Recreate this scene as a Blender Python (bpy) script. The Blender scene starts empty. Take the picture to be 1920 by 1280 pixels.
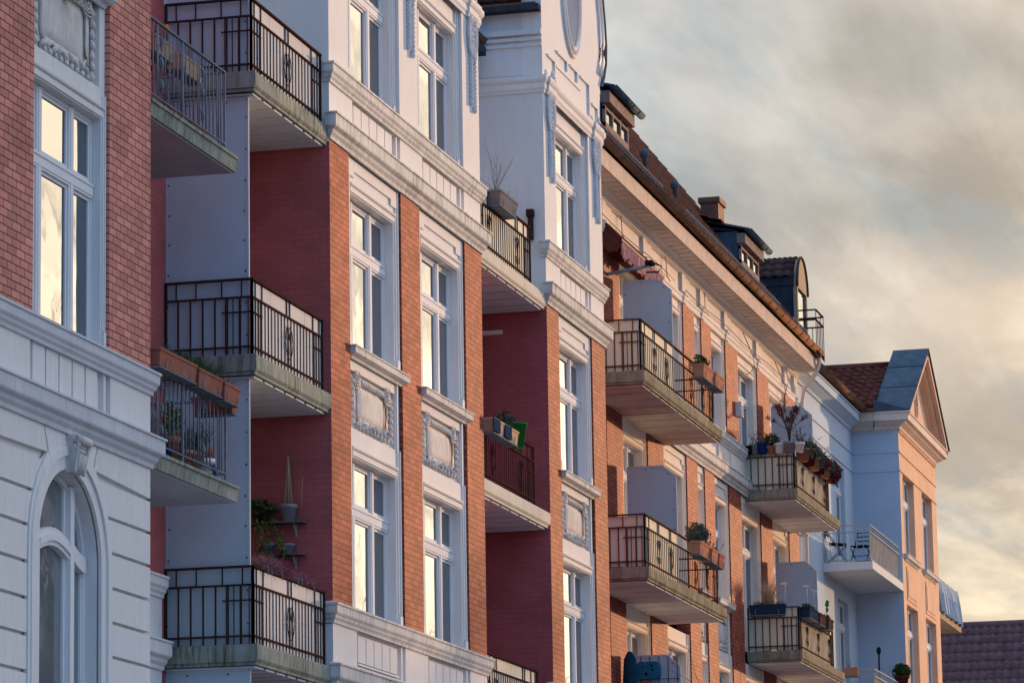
import bpy, bmesh, math, random
from mathutils import Vector, Matrix
random.seed(7)
R = math.radians
scene = bpy.context.scene
COL = scene.collection

# ------------------------------------------------------------------ camera
cam_d = bpy.data.cameras.new("camera")
cam_d.sensor_width = 36.0
cam_d.lens = 7192.94 / 1920 * 36.0
cam_d.clip_start = 0.5
cam_d.clip_end = 3000
cam = bpy.data.objects.new("camera", cam_d)
COL.objects.link(cam)
yaw, pitch, roll = R(14.10974), R(10.41599), R(-0.930188)
f0 = Vector((math.cos(yaw), math.sin(yaw), 0)); r0 = Vector((math.sin(yaw), -math.cos(yaw), 0)); u0 = Vector((0, 0, 1))
f2 = f0*math.cos(pitch) + u0*math.sin(pitch); u2 = u0*math.cos(pitch) - f0*math.sin(pitch)
r3 = r0*math.cos(roll) + u2*math.sin(roll); u3 = u2*math.cos(roll) - r0*math.sin(roll)
M = Matrix(((r3.x, u3.x, -f2.x), (r3.y, u3.y, -f2.y), (r3.z, u3.z, -f2.z))).to_4x4()
M.translation = Vector((0, 0, 1.6))
cam.matrix_world = M
scene.camera = cam

# ------------------------------------------------------------------ light
SUN_AZ = R(-18.8)          # direction towards the sun, measured from +X
SUN_EL = R(5.0)
sun_d = bpy.data.lights.new("sun", 'SUN')
sun_d.energy = 2.6
sun_d.angle = R(0.9)
sun_d.color = (1.0, 0.61, 0.32)
sun = bpy.data.objects.new("sun", sun_d)
COL.objects.link(sun)
sv = Vector((math.cos(SUN_AZ)*math.cos(SUN_EL), math.sin(SUN_AZ)*math.cos(SUN_EL), math.sin(SUN_EL)))
sun.rotation_euler = sv.to_track_quat('Z', 'Y').to_euler()
sun.location = (60, -40, 40)
vs = scene.view_settings
vs.view_transform = 'Standard'; vs.look = 'None'; vs.gamma = 1; vs.exposure = 1.3

world = bpy.data.worlds.new("World"); scene.world = world; world.use_nodes = True
nt = world.node_tree; nt.nodes.clear()
def N(t, **k):
    n = nt.nodes.new(t)
    for a, b in k.items(): setattr(n, a, b)
    return n
def LK(a, b): nt.links.new(a, b)
def MATH(op, a, b=None, c=None, clamp=False):
    n = nt.nodes.new('ShaderNodeMath'); n.operation = op; n.use_clamp = clamp
    for i, v in enumerate((a, b, c)):
        if v is None: continue
        if isinstance(v, (int, float)): n.inputs[i].default_value = v
        else: nt.links.new(v, n.inputs[i])
    return n.outputs[0]
def VDOT(vec, d):
    n = nt.nodes.new('ShaderNodeVectorMath'); n.operation = 'DOT_PRODUCT'
    nt.links.new(vec, n.inputs[0]); n.inputs[1].default_value = d
    return n.outputs['Value']
def MIX(fac, a, b, blend='MIX'):
    n = nt.nodes.new('ShaderNodeMix'); n.data_type = 'RGBA'; n.blend_type = blend
    for i, v in ((0, fac), (6, a), (7, b)):
        if isinstance(v, (int, float)): n.inputs[i].default_value = v
        elif isinstance(v, tuple): n.inputs[i].default_value = (*v, 1)
        else: nt.links.new(v, n.inputs[i])
    return n.outputs[2]
def RAMP(fac, stops, interp='LINEAR'):
    n = nt.nodes.new('ShaderNodeValToRGB'); n.color_ramp.interpolation = interp
    el = n.color_ramp.elements
    while len(el) < len(stops): el.new(0.5)
    for e, (p, c) in zip(el, stops):
        e.position = p; e.color = (*c, 1) if len(c) == 3 else c
    nt.links.new(fac, n.inputs[0]); return n.outputs[0]
SKYDIR = N('ShaderNodeTexCoord').outputs['Generated']
sky = N('ShaderNodeTexSky', sky_type='NISHITA', sun_disc=False)
sky.sun_elevation = SUN_EL; sky.sun_rotation = math.pi/2 - SUN_AZ
sky.air_density = 1.0; sky.dust_density = 1.2; sky.ozone_density = 1.5
LK(SKYDIR, sky.inputs[0])
SKY_STR = 0.15
# clouds: flat layer seen in perspective (direction divided by height), so streaks lie flat towards the horizon
sep = N('ShaderNodeSeparateXYZ'); LK(SKYDIR, sep.inputs[0])
zc = MATH('MAXIMUM', sep.outputs[2], 0.0)
zc = MATH('ADD', zc, 0.06)
px = MATH('DIVIDE', sep.outputs[0], zc); py = MATH('DIVIDE', sep.outputs[1], zc)
comb = N('ShaderNodeCombineXYZ'); LK(px, comb.inputs[0]); LK(py, comb.inputs[1])
def noise(scale, detail, rough, dist=0, off=(0, 0, 0), sc=(1, 1, 1)):
    m = N('ShaderNodeMapping'); m.inputs['Location'].default_value = off; m.inputs['Scale'].default_value = sc
    LK(comb.outputs[0], m.inputs[0])
    n = N('ShaderNodeTexNoise'); n.inputs['Scale'].default_value = scale; n.inputs['Detail'].default_value = detail
    n.inputs['Roughness'].default_value = rough; n.inputs['Distortion'].default_value = dist
    LK(m.outputs[0], n.inputs['Vector']); return n.outputs['Fac']
big = noise(1.4, 4, 0.50, 0.2, (1.3, 4.1, 0), (0.6, 1.4, 1))
fine = noise(6.0, 7, 0.58, 0.2, (7, 2, 0), (0.40, 1.3, 1))
def blob(az, el, waz, wel, tilt=0.0):
    # soft lobe round a compass direction: used for the thick grey bank and the bright gap below it
    d = Vector((math.cos(R(az))*math.cos(R(el)), math.sin(R(az))*math.cos(R(el)), math.sin(R(el))))
    rt = Vector((math.sin(R(az)), -math.cos(R(az)), 0)); up = rt.cross(d).normalized()
    a = rt*math.cos(tilt) + up*math.sin(tilt); b = up*math.cos(tilt) - rt*math.sin(tilt)
    x = MATH('DIVIDE', VDOT(SKYDIR, a), math.sin(R(waz))); y = MATH('DIVIDE', VDOT(SKYDIR, b), math.sin(R(wel)))
    s = MATH('ADD', MATH('MULTIPLY', x, x), MATH('MULTIPLY', y, y))
    g = MATH('POWER', 2.718, MATH('MULTIPLY', s, -1.0))
    front = MATH('GREATER_THAN', VDOT(SKYDIR, d), 0.0)
    return MATH('MULTIPLY', g, front)
sd = VDOT(SKYDIR, sv)
cl = RAMP(MATH('ADD', MATH('MULTIPLY', sd, .5), .5), [(0.0, (.075, .205, .42)), (0.45, (.12, .235, .43)), (0.72, (.50, .54, .62)), (0.86, (.40, .39, .38)), (0.925, (.218, .217, .214)), (0.950, (.258, .222, .180)), (0.97, (.36, .27, .18)), (0.985, (1.1, .92, .68)), (1.0, (1.7, 1.36, .95))])
bank = blob(8.6, 12.45, 3.4, 0.75, R(-8))
bank2 = blob(6.9, 14.2, 2.6, 1.0, R(-14))
bright = blob(7.0, 10.7, 3.2, 0.75, R(-2))
patch = blob(11.2, 14.4, 1.9, 0.9, R(12))
low = blob(7.0, 8.4, 3.0, 0.7)
dens = MATH('ADD', MATH('MULTIPLY', big, 0.62), MATH('MULTIPLY', fine, 0.50))
shade = MATH('ADD', MATH('MULTIPLY', bank, 0.36), MATH('MULTIPLY', bank2, 0.42))
shade = MATH('SUBTRACT', shade, MATH('MULTIPLY', bright, 0.22))
shade = MATH('SUBTRACT', shade, MATH('MULTIPLY', patch, 0.06))
shade = MATH('ADD', shade, MATH('MULTIPLY', low, .12))
shade = MATH('ADD', shade, MATH('MULTIPLY', MATH('SUBTRACT', dens, 0.565), 1.1))
shade = MATH('ADD', shade, .33)
lit = RAMP(shade, [(0.0, (1.50, 1.42, 1.36)), (0.25, (1.14, 1.10, 1.07)), (0.55, (.80, .80, .80)), (1.0, (.50, .55, .59))])
cl = MIX(1.0, cl, lit, 'MULTIPLY')
gaps = noise(4.2, 6, 0.62, 0.3, (3, 9, 0), (0.45, 1.6, 1))
cl = MIX(RAMP(gaps, [(0.50, (0, 0, 0)), (0.68, (.55, .55, .55))]), cl, (.155, .185, .200))
skyc = MIX(1.0, sky.outputs[0], (SKY_STR, SKY_STR, SKY_STR), 'MULTIPLY')
cover = RAMP(dens, [(0.42, (.86, .86, .86)), (0.58, (1, 1, 1))])
final = MIX(cover, skyc, cl)
bg = N('ShaderNodeBackground'); bg.inputs['Strength'].default_value = 1.0
LK(final, bg.inputs['Color'])
LK(bg.outputs[0], N('ShaderNodeOutputWorld').inputs['Surface'])

# ------------------------------------------------------------------ materials
def mat(name, col, rough=0.8, metal=0.0, var=0.12, vscale=1.5, bump=0.0, bscale=40, streak=0.0, streakcol=(.12, .12, .09), ior=None, dark=0.0):
    global nt
    m = bpy.data.materials.new(name); m.use_nodes = True; nt = m.node_tree
    p = nt.nodes['Principled BSDF']
    rough = max(rough, .85)
    p.inputs['Roughness'].default_value = rough; p.inputs['Specular IOR Level'].default_value = .0; p.inputs['Metallic'].default_value = metal
    if ior: p.inputs['IOR'].default_value = ior
    geo = N('ShaderNodeNewGeometry')
    def nz(scale, sc=(1, 1, 1), det=5, rg=.6):
        mp = N('ShaderNodeMapping'); mp.inputs['Scale'].default_value = sc; LK(geo.outputs['Position'], mp.inputs[0])
        t = N('ShaderNodeTexNoise'); t.inputs['Scale'].default_value = scale; t.inputs['Detail'].default_value = det
        t.inputs['Roughness'].default_value = rg; LK(mp.outputs[0], t.inputs['Vector']); return t.outputs['Fac']
    a = tuple(c*(1-var) for c in col); b = tuple(min(1, c*(1+var)) for c in col)
    c = MIX(RAMP(nz(vscale), [(.3, (0, 0, 0)), (.7, (1, 1, 1))]), a, b)
    if streak:
        s1 = nz(1.0, (12, 12, 1.3), 6, .72); s2 = nz(0.8, (1, 1, 1), 3)
        k = MATH('MULTIPLY', RAMP(s1, [(.45, (0, 0, 0)), (.63, (1, 1, 1))]), RAMP(s2, [(.35, (.15, .15, .15)), (.65, (1, 1, 1))]))
        c = MIX(MATH('MULTIPLY', k, streak), c, streakcol)
    LK(c, p.inputs['Base Color'])
    if bump:
        bn = N('ShaderNodeBump'); bn.inputs['Strength'].default_value = bump; bn.inputs['Distance'].default_value = 0.01
        LK(nz(bscale), bn.inputs['Height']); LK(bn.outputs[0], p.inputs['Normal'])
    return m

def brick_mat(name, col, mort, bw=0.235, rh=0.085, ms=0.006, bump=0.6, var=.18, dist=.012, spec=.05):
    global nt
    m = bpy.data.materials.new(name); m.use_nodes = True; nt = m.node_tree
    p = nt.nodes['Principled BSDF']; p.inputs['Roughness'].default_value = .8; p.inputs['Specular IOR Level'].default_value = spec
    geo = N('ShaderNodeNewGeometry')
    sp = N('ShaderNodeSeparateXYZ'); LK(geo.outputs['Position'], sp.inputs[0])
    sn = N('ShaderNodeSeparateXYZ'); LK(geo.outputs['True Normal'], sn.inputs[0])
    ax = MATH('ABSOLUTE', sn.outputs[0]); side = MATH('GREATER_THAN', ax, 0.7)
    h = MATH('ADD', MATH('MULTIPLY', sp.outputs[0], MATH('SUBTRACT', 1.0, side)), MATH('MULTIPLY', sp.outputs[1], side))
    cb = N('ShaderNodeCombineXYZ'); LK(h, cb.inputs[0]); LK(sp.outputs[2], cb.inputs[1])
    wob = N('ShaderNodeTexNoise'); wob.inputs['Scale'].default_value = 3.0; LK(geo.outputs['Position'], wob.inputs['Vector'])
    wv = N('ShaderNodeVectorMath'); wv.operation = 'MULTIPLY_ADD'
    LK(wob.outputs['Color'], wv.inputs[0]); wv.inputs[1].default_value = (dist, dist, 0); LK(cb.outputs[0], wv.inputs[2])
    bt = N('ShaderNodeTexBrick'); bt.offset = .5
    bt.inputs['Scale'].default_value = 1.0; bt.inputs['Brick Width'].default_value = bw; bt.inputs['Row Height'].default_value = rh
    bt.inputs['Mortar Size'].default_value = ms; bt.inputs['Mortar Smooth'].default_value = .35; bt.inputs['Bias'].default_value = 0
    bt.inputs['Color1'].default_value = (*[c*(1-var) for c in col], 1); bt.inputs['Color2'].default_value = (*[min(1, c*(1+var)) for c in col], 1)
    bt.inputs['Mortar'].default_value = (*mort, 1)
    LK(wv.outputs[0], bt.inputs['Vector'])
    n1 = N('ShaderNodeTexNoise'); n1.inputs['Scale'].default_value = 1.3; n1.inputs['Detail'].default_value = 7; LK(geo.outputs['Position'], n1.inputs['Vector'])
    n2 = N('ShaderNodeTexNoise'); n2.inputs['Scale'].default_value = 60; n2.inputs['Detail'].default_value = 4; LK(geo.outputs['Position'], n2.inputs['Vector'])
    c = MIX(1.0, bt.outputs['Color'], RAMP(n1.outputs['Fac'], [(.3, (.82, .80, .80)), (.7, (1.12, 1.1, 1.08))]), 'MULTIPLY')
    c = MIX(1.0, c, RAMP(n2.outputs['Fac'], [(.25, (.9, .9, .9)), (.75, (1.08, 1.08, 1.08))]), 'MULTIPLY')
    LK(c, p.inputs['Base Color'])
    hh = MATH('ADD', MATH('MULTIPLY', bt.outputs['Fac'], -1.0), MATH('MULTIPLY', n2.outputs['Fac'], .25))
    bn = N('ShaderNodeBump'); bn.inputs['Strength'].default_value = bump; bn.inputs['Distance'].default_value = .008
    LK(hh, bn.inputs['Height']); LK(bn.outputs[0], p.inputs['Normal'])
    return m

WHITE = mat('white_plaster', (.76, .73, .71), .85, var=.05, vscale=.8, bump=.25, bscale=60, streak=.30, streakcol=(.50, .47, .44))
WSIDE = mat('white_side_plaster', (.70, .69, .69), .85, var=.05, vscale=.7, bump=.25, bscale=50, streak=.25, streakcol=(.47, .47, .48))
H4SIDE = mat('shade_tinted_plaster', (.50, .57, .66), .85, var=.05, vscale=.7, bump=.25, bscale=50, streak=.10, streakcol=(.38, .42, .48))  # white wall in shade; the blue of the skylight is mixed into its colour
CREAM = mat('cream_plaster', (.80, .70, .62), .85, var=.06, vscale=.9, bump=.3, bscale=50, streak=.12, streakcol=(.45, .38, .32))
H4LIT = mat('sun_tinted_plaster', (.76, .50, .345), .85, var=.10, vscale=1.2, bump=.35, bscale=30, streak=.22, streakcol=(.45, .33, .26))  # same white house, with the low sun's orange mixed into the colour
CORN = mat('weathered_cornice', (.68, .65, .62), .85, var=.08, vscale=2.0, bump=.5, bscale=50, streak=.6, streakcol=(.12, .12, .11))
CORN1 = mat('grey_cornice', (.60, .60, .63), .85, var=.07, vscale=2.0, bump=.35, bscale=50, streak=.25, streakcol=(.22, .21, .21))
RELIEF = mat('stone_relief', (.66, .62, .59), .85, var=.12, vscale=4.0, bump=.5, bscale=45, streak=.35, streakcol=(.20, .17, .16))
GARL = mat('plaster_garland', (.60, .62, .66), .85, var=.12, vscale=5.0, bump=.4, bscale=60)
PAINT = mat('white_window_paint', (.76, .74, .74), .75, var=.03, vscale=2)
BRICK = brick_mat('glazed_facing_brick', (.35, .100, .066), (.085, .026, .02), spec=.05, var=.24)
BRICK1 = brick_mat('pinkish_facing_brick', (.62, .26, .21), (.14, .05, .042), ms=.008, rh=.093, bw=.25)
BSIDE = brick_mat('painted_brick', (.41, .115, .12), (.30, .085, .09), bump=.3, var=.05, ms=.004)
CONC = mat('mossy_concrete', (.31, .32, .28), .9, var=.22, vscale=3, bump=.5, bscale=30, streak=.95, streakcol=(.075, .085, .03))
CONC3 = mat('grimy_concrete', (.29, .26, .20), .9, var=.25, vscale=3, bump=.5, bscale=30, streak=.95, streakcol=(.07, .07, .028))
SLABW = mat('painted_slab_edge', (.62, .58, .50), .85, var=.1, vscale=2, bump=.3, bscale=40, streak=.2, streakcol=(.35, .3, .22))
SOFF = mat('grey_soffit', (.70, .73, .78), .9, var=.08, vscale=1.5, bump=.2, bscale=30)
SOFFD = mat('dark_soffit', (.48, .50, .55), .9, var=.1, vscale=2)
RAIL3 = mat('sun_tinted_iron', (.10, .055, .035), .9, var=.2, vscale=8)  # maroon iron; the gold it catches from the sun is worked into the colour
RAIL = mat('maroon_iron', (.055, .028, .024), .9, metal=.0, var=.2, vscale=8)
RAILG = mat('galvanised_iron', (.20, .225, .26), .85, metal=.0, var=.2, vscale=9)
RAILW = mat('pale_iron', (.38, .40, .42), .75, metal=.0, var=.1)
SHEET = mat('beige_sheet', (.76, .67, .52), .8, var=.07, vscale=1.2, bump=.1, bscale=4)
SHEETG = mat('grey_sheet', (.56, .53, .51), .6, var=.06, vscale=.9, bump=.1, bscale=3)
SCREEN = mat('grey_screen_board', (.50, .56, .61), .6, var=.05, vscale=1.2)
ZINC = mat('zinc_sheet', (.085, .115, .145), .8, metal=.0, var=.22, vscale=2.5, bump=.1, bscale=6)
SLATE = mat('slate_cladding', (.05, .055, .07), .6, var=.25, vscale=5, bump=.3, bscale=15)
COPPER = mat('copper_gutter', (.18, .105, .07), .8, metal=.0, var=.25, vscale=3)
TILE = mat('red_roof_tile', (.13, .045, .035), .75, var=.4, vscale=4, bump=.4, bscale=12)
TILEB = mat('brown_roof_tile', (.095, .055, .048), .8, var=.35, vscale=3, bump=.4, bscale=12)
BOARD = mat('soffit_boards', (.64, .57, .53), .8, var=.12, vscale=3)
FASC = mat('pale_fascia', (.62, .50, .42), .8, var=.12, vscale=4, streak=.35, streakcol=(.34, .27, .24))
DBOARD = mat('dormer_boards', (.30, .22, .19), .9, var=.2, vscale=4)
CHIM = brick_mat('chimney_brick', (.22, .10, .07), (.12, .07, .06), bump=.8)
TERRA = mat('terracotta', (.34, .125, .085), .75, var=.18, vscale=5, bump=.2, bscale=20, streak=.35, streakcol=(.45, .3, .25))
TERRAL = mat('light_terracotta', (.40, .20, .13), .75, var=.12, vscale=5)
SOIL = mat('soil', (.03, .022, .017), .95)
LEAF = mat('green_leaf', (.055, .085, .028), .7, var=.45, vscale=14)
LEAFL = mat('bright_leaf', (.11, .18, .04), .7, var=.4, vscale=14)
LEAFG = mat('grey_green_leaf', (.10, .12, .095), .8, var=.35, vscale=14)
LEAFR = mat('red_leaf', (.14, .045, .045), .7, var=.45, vscale=14)
HEATH = mat('dry_heather', (.30, .14, .16), .8, var=.4, vscale=14)
TWIG = mat('bare_twig', (.11, .075, .055), .9, var=.3, vscale=10)
BARK = mat('bark', (.07, .05, .04), .95, var=.3, vscale=6, bump=.6, bscale=20)
BLUE = mat('blue_glaze', (.018, .045, .19), .25, var=.1)
NAVY = mat('navy_plastic', (.025, .045, .08), .4, var=.1)
TEAL = mat('teal_plastic', (.02, .17, .26), .4, var=.06)
TEALD = mat('dark_blue_fabric', (.012, .05, .09), .8, var=.2, vscale=5)
GREEN = mat('green_plastic', (.02, .19, .04), .35, var=.05)
CERAM = mat('white_ceramic', (.72, .73, .74), .3, var=.05)
GREYP = mat('grey_pot', (.22, .23, .25), .7, var=.15, vscale=6)
BLACK = mat('black_plastic', (.018, .018, .02), .5)
STRAW = mat('beige_box', (.45, .33, .22), .7, var=.1)
AWN = mat('dark_awning', (.10, .035, .03), .85, var=.25, vscale=4)
WOODD = mat('weathered_shelf', (.14, .13, .12), .8, var=.2)
ORANGE = mat('orange_flower', (.65, .22, .04), .7)
CLOTH = mat('pale_blue_cloth', (.36, .44, .52), .85, var=.06)
STREET = mat('asphalt', (.13, .125, .125), .9, var=.2, vscale=.8, bump=.4, bscale=30)
PAVE = brick_mat('paving_slabs', (.36, .34, .33), (.12, .11, .10), bw=.5, rh=.5, ms=.01, bump=.3)
DARKIN = mat('dark_opening', (.02, .018, .018), .9)

def glass_mat(name='window_glass', tint=(.035, .045, .055), refl=(.92, .95, .98), ior=2.9, curtain=.0):
    global nt
    m = bpy.data.materials.new(name); m.use_nodes = True; nt = m.node_tree
    nt.nodes.clear()
    out = N('ShaderNodeOutputMaterial')
    geo = N('ShaderNodeNewGeometry')
    nz = N('ShaderNodeTexNoise'); nz.inputs['Scale'].default_value = 1.1; nz.inputs['Detail'].default_value = 1.5; LK(geo.outputs['Position'], nz.inputs['Vector'])
    bn = N('ShaderNodeBump'); bn.inputs['Strength'].default_value = .45; bn.inputs['Distance'].default_value = .018; LK(nz.outputs['Fac'], bn.inputs['Height'])
    d = N('ShaderNodeBsdfDiffuse'); d.inputs['Color'].default_value = (*tint, 1)
    g = N('ShaderNodeBsdfGlossy'); g.inputs['Roughness'].default_value = .015; g.inputs['Color'].default_value = (*refl, 1)
    LK(bn.outputs[0], g.inputs['Normal'])
    fr = N('ShaderNodeFresnel'); fr.inputs['IOR'].default_value = ior
    mx = N('ShaderNodeMixShader'); LK(fr.outputs[0], mx.inputs[0]); LK(d.outputs[0], mx.inputs[1]); LK(g.outputs[0], mx.inputs[2])
    LK(mx.outputs[0], out.inputs['Surface'])
    return m
GLASS = glass_mat()
GLASSR = glass_mat('roof_window_glass', (.03, .04, .05), ior=1.25)
GLASSD = glass_mat('dark_window_glass', (.15, .17, .18), ior=2.3)

# ------------------------------------------------------------------ mesh helpers
class MB:
    def __init__(s): s.v = []; s.f = []; s.mi = []; s.sm = []; s.m = 0
    def add(s, vs, fs, smooth=False):
        o = len(s.v); s.v += [tuple(v) for v in vs]
        for f in fs: s.f.append([i+o for i in f]); s.mi.append(s.m); s.sm.append(smooth)
        return s
    def box(s, x0, x1, y0, y1, z0, z1):
        if x0 > x1: x0, x1 = x1, x0
        if y0 > y1: y0, y1 = y1, y0
        if z0 > z1: z0, z1 = z1, z0
        return s.add([(x0, y0, z0), (x1, y0, z0), (x1, y1, z0), (x0, y1, z0), (x0, y0, z1), (x1, y0, z1), (x1, y1, z1), (x0, y1, z1)],
                     [(0, 3, 2, 1), (4, 5, 6, 7), (0, 1, 5, 4), (1, 2, 6, 5), (2, 3, 7, 6), (3, 0, 4, 7)])
    def bbox(s, x0, x1, y0, y1, z0, z1, b=.012):
        # box with chamfered vertical and horizontal front edges
        poly = [(y0+b, z0), (y1, z0), (y1, z1), (y0+b, z1), (y0, z1-b), (y0, z0+b)]
        return s.pyz(poly, x0, x1)
    def pxz(s, poly, y0, y1):
        n = len(poly); a = [(x, y0, z) for x, z in poly]; b = [(x, y1, z) for x, z in poly]
        return s.add(a+b, [tuple(range(n)), tuple(range(2*n-1, n-1, -1))] + [(i, i+n, (i+1) % n+n, (i+1) % n) for i in range(n)])
    def pyz(s, poly, x0, x1):
        n = len(poly); a = [(x0, y, z) for y, z in poly]; b = [(x1, y, z) for y, z in poly]
        return s.add(a+b, [tuple(range(n)), tuple(range(2*n-1, n-1, -1))] + [(i, i+n, (i+1) % n+n, (i+1) % n) for i in range(n)])
    def pxy(s, poly, z0, z1):
        n = len(poly); a = [(x, y, z0) for x, y in poly]; b = [(x, y, z1) for x, y in poly]
        return s.add(a+b, [tuple(range(n-1, -1, -1)), tuple(range(n, 2*n))] + [(i, (i+1) % n, (i+1) % n+n, i+n) for i in range(n)])
    def tube(s, pts, r, n=6, smooth=True, r1=None):
        pts = [Vector(p) for p in pts]; k = len(pts); vs = []; fs = []
        for i, p in enumerate(pts):
            d = (pts[min(i+1, k-1)]-pts[max(i-1, 0)])
            d = d.normalized() if d.length > 1e-9 else Vector((0, 0, 1))
            a = d.cross(Vector((0, 0, 1)));
            if a.length < .05: a = d.cross(Vector((1, 0, 0)))
            a.normalize(); b = d.cross(a)
            rr = r if r1 is None else r+(r1-r)*i/(k-1)
            for j in range(n):
                t = 2*math.pi*j/n; vs.append(p+a*math.cos(t)*rr+b*math.sin(t)*rr)
        for i in range(k-1):
            for j in range(n): fs.append((i*n+j, i*n+(j+1) % n, (i+1)*n+(j+1) % n, (i+1)*n+j))
        fs += [tuple(range(n-1, -1, -1)), tuple(range((k-1)*n, k*n))]
        return s.add(vs, fs, smooth)
    def lathe(s, cx, cy, prof, n=16, smooth=True, sx=1, sy=1):
        vs = []; fs = []; k = len(prof)
        for r, z in prof:
            for j in range(n):
                t = 2*math.pi*j/n; vs.append((cx+r*math.cos(t)*sx, cy+r*math.sin(t)*sy, z))
        for i in range(k-1):
            for j in range(n): fs.append((i*n+j, i*n+(j+1) % n, (i+1)*n+(j+1) % n, (i+1)*n+j))
        fs += [tuple(range(n-1, -1, -1)), tuple(range((k-1)*n, k*n))]
        return s.add(vs, fs, smooth)
    def ell(s, c, rx, ry, rz, rot=0, n=8, m=5):
        vs = []; fs = []; cr, sr = math.cos(rot), math.sin(rot)
        for i in range(m+1):
            ph = -math.pi/2+math.pi*i/m
            for j in range(n):
                t = 2*math.pi*j/n
                x = math.cos(ph)*math.cos(t)*rx; y = math.cos(ph)*math.sin(t)*ry; z = math.sin(ph)*rz
                vs.append((c[0]+x*cr-z*sr, c[1]+y, c[2]+x*sr+z*cr))
        for i in range(m):
            for j in range(n): fs.append((i*n+j, i*n+(j+1) % n, (i+1)*n+(j+1) % n, (i+1)*n+j))
        return s.add(vs, fs, True)
    def bar(s, a, b, w, d=None):
        # square bar between two points (any direction)
        d = d or w; a = Vector(a); b = Vector(b); u = (b-a).normalized()
        p = u.cross(Vector((0, 0, 1)))
        if p.length < .05: p = Vector((1, 0, 0))
        p.normalize(); q = u.cross(p)
        vs = [c+p*i*w/2+q*j*d/2 for c in (a, b) for i, j in ((-1, -1), (1, -1), (1, 1), (-1, 1))]
        return s.add(vs, [(0, 1, 2, 3), (7, 6, 5, 4), (0, 4, 5, 1), (1, 5, 6, 2), (2, 6, 7, 3), (3, 7, 4, 0)])
    def leaf(s, c, size, rnd=random):
        d = Vector((rnd.gauss(0, 1), rnd.gauss(0, 1), rnd.gauss(0, 1))).normalized()
        e = d.cross(Vector((rnd.gauss(0, 1), rnd.gauss(0, 1), rnd.gauss(0, 1)))).normalized()
        L = size*rnd.uniform(.6, 1.3); W = L*.32; c = Vector(c)
        return s.add([c-d*L*.5, c+e*W, c+d*L*.5, c-e*W], [(0, 1, 2, 3)])
    def blade(s, p, d, L, w, bend=.3):
        p = Vector(p); d = Vector(d).normalized(); sd = d.cross(Vector((random.gauss(0, 1), random.gauss(0, 1), .1))).normalized()*w
        q = p+d*L*.55; e = p+d*L+Vector((d.x, d.y, -.5))*L*bend
        return s.add([p-sd, p+sd, q+sd*.8, q-sd*.8, e], [(0, 1, 2, 3), (3, 2, 4)])

def mesh_obj(name, mb, mats, parent=None, base=None):
    me = bpy.data.meshes.new(name)
    if parent is not None:
        off = Vector(parent['_wl'])
    elif base is not None: off = Vector(base)
    else:
        xs = [v[0] for v in mb.v]; ys = [v[1] for v in mb.v]; zs = [v[2] for v in mb.v]
        off = Vector(((min(xs)+max(xs))/2, (min(ys)+max(ys))/2, min(zs)))
    me.from_pydata([(v[0]-off.x, v[1]-off.y, v[2]-off.z) for v in mb.v], [], mb.f)
    if not isinstance(mats, (list, tuple)): mats = [mats]
    for m in mats: me.materials.append(m)
    me.polygons.foreach_set('material_index', mb.mi)
    me.polygons.foreach_set('use_smooth', mb.sm)
    bm = bmesh.new(); bm.from_mesh(me); bmesh.ops.recalc_face_normals(bm, faces=bm.faces); bm.to_mesh(me); bm.free()
    o = bpy.data.objects.new(name, me); COL.objects.link(o)
    if parent is not None:
        o.parent = parent; o['_wl'] = tuple(off)
    else:
        o.location = off; o['_wl'] = tuple(off)
    return o
def thing(name, label, cat, loc, group=None):
    o = bpy.data.objects.new(name, None); COL.objects.link(o); o.location = loc; o['_wl'] = tuple(loc)
    o.empty_display_size = .3
    o['label'] = label; o['category'] = cat
    if group: o['group'] = group
    return o
def solo(name, mb, mats, label, cat, group=None, base=None):
    o = mesh_obj(name, mb, mats, None, base); o['label'] = label; o['category'] = cat
    if group: o['group'] = group
    return o
def struct(name, mb, mats):
    o = mesh_obj(name, mb, mats, None, (0, 0, 0)); o['kind'] = 'structure'; return o
def part(name, mb, mats, parent, label=None):
    o = mesh_obj(name, mb, mats, parent)
    if label: o['label'] = label
    return o

# ------------------------------------------------------------------ facade elements
YF, YW = 15.0, 16.28          # bay front plane, recessed wall plane
def ring(mb, x0, x1, y0, yb, prof):
    # moulding swept round a projecting bay; prof = [(out, z)], returns end at yb
    k = len(prof); vs = []
    for o, z in prof:
        vs += [(x0-o, yb, z), (x0-o, y0-o, z), (x1+o, y0-o, z), (x1+o, yb, z)]
    fs = []
    for i in range(k-1):
        for j in range(3): fs.append((i*4+j, i*4+j+1, (i+1)*4+j+1, (i+1)*4+j))
    fs.append(tuple(i*4 for i in range(k))); fs.append(tuple(i*4+3 for i in range(k-1, -1, -1)))
    return mb.add(vs, fs)
def strip(mb, x0, x1, y0, prof, back=.06):
    # straight moulding along x on a wall at y0
    poly = [(y0-o, z) for o, z in prof] + [(y0+back, prof[-1][1]), (y0+back, prof[0][1])]
    return mb.pyz(poly, x0, x1)
def prof_L1(zt):      # upper belt course, top at zt
    return [(.0, zt-.27), (.025, zt-.27), (.03, zt-.23), (.055, zt-.20), (.06, zt-.17), (.085, zt-.14), (.09, zt-.125), (.09, zt-.03), (.108, zt-.03), (.108, zt), (0, zt+.03)]
def prof_L2(zt):
    return [(.0, zt-.36), (.03, zt-.36), (.035, zt-.31), (.07, zt-.27), (.08, zt-.23), (.13, zt-.20), (.14, zt-.18), (.14, zt-.025), (.16, zt-.025), (.16, zt), (0, zt+.035)]

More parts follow.
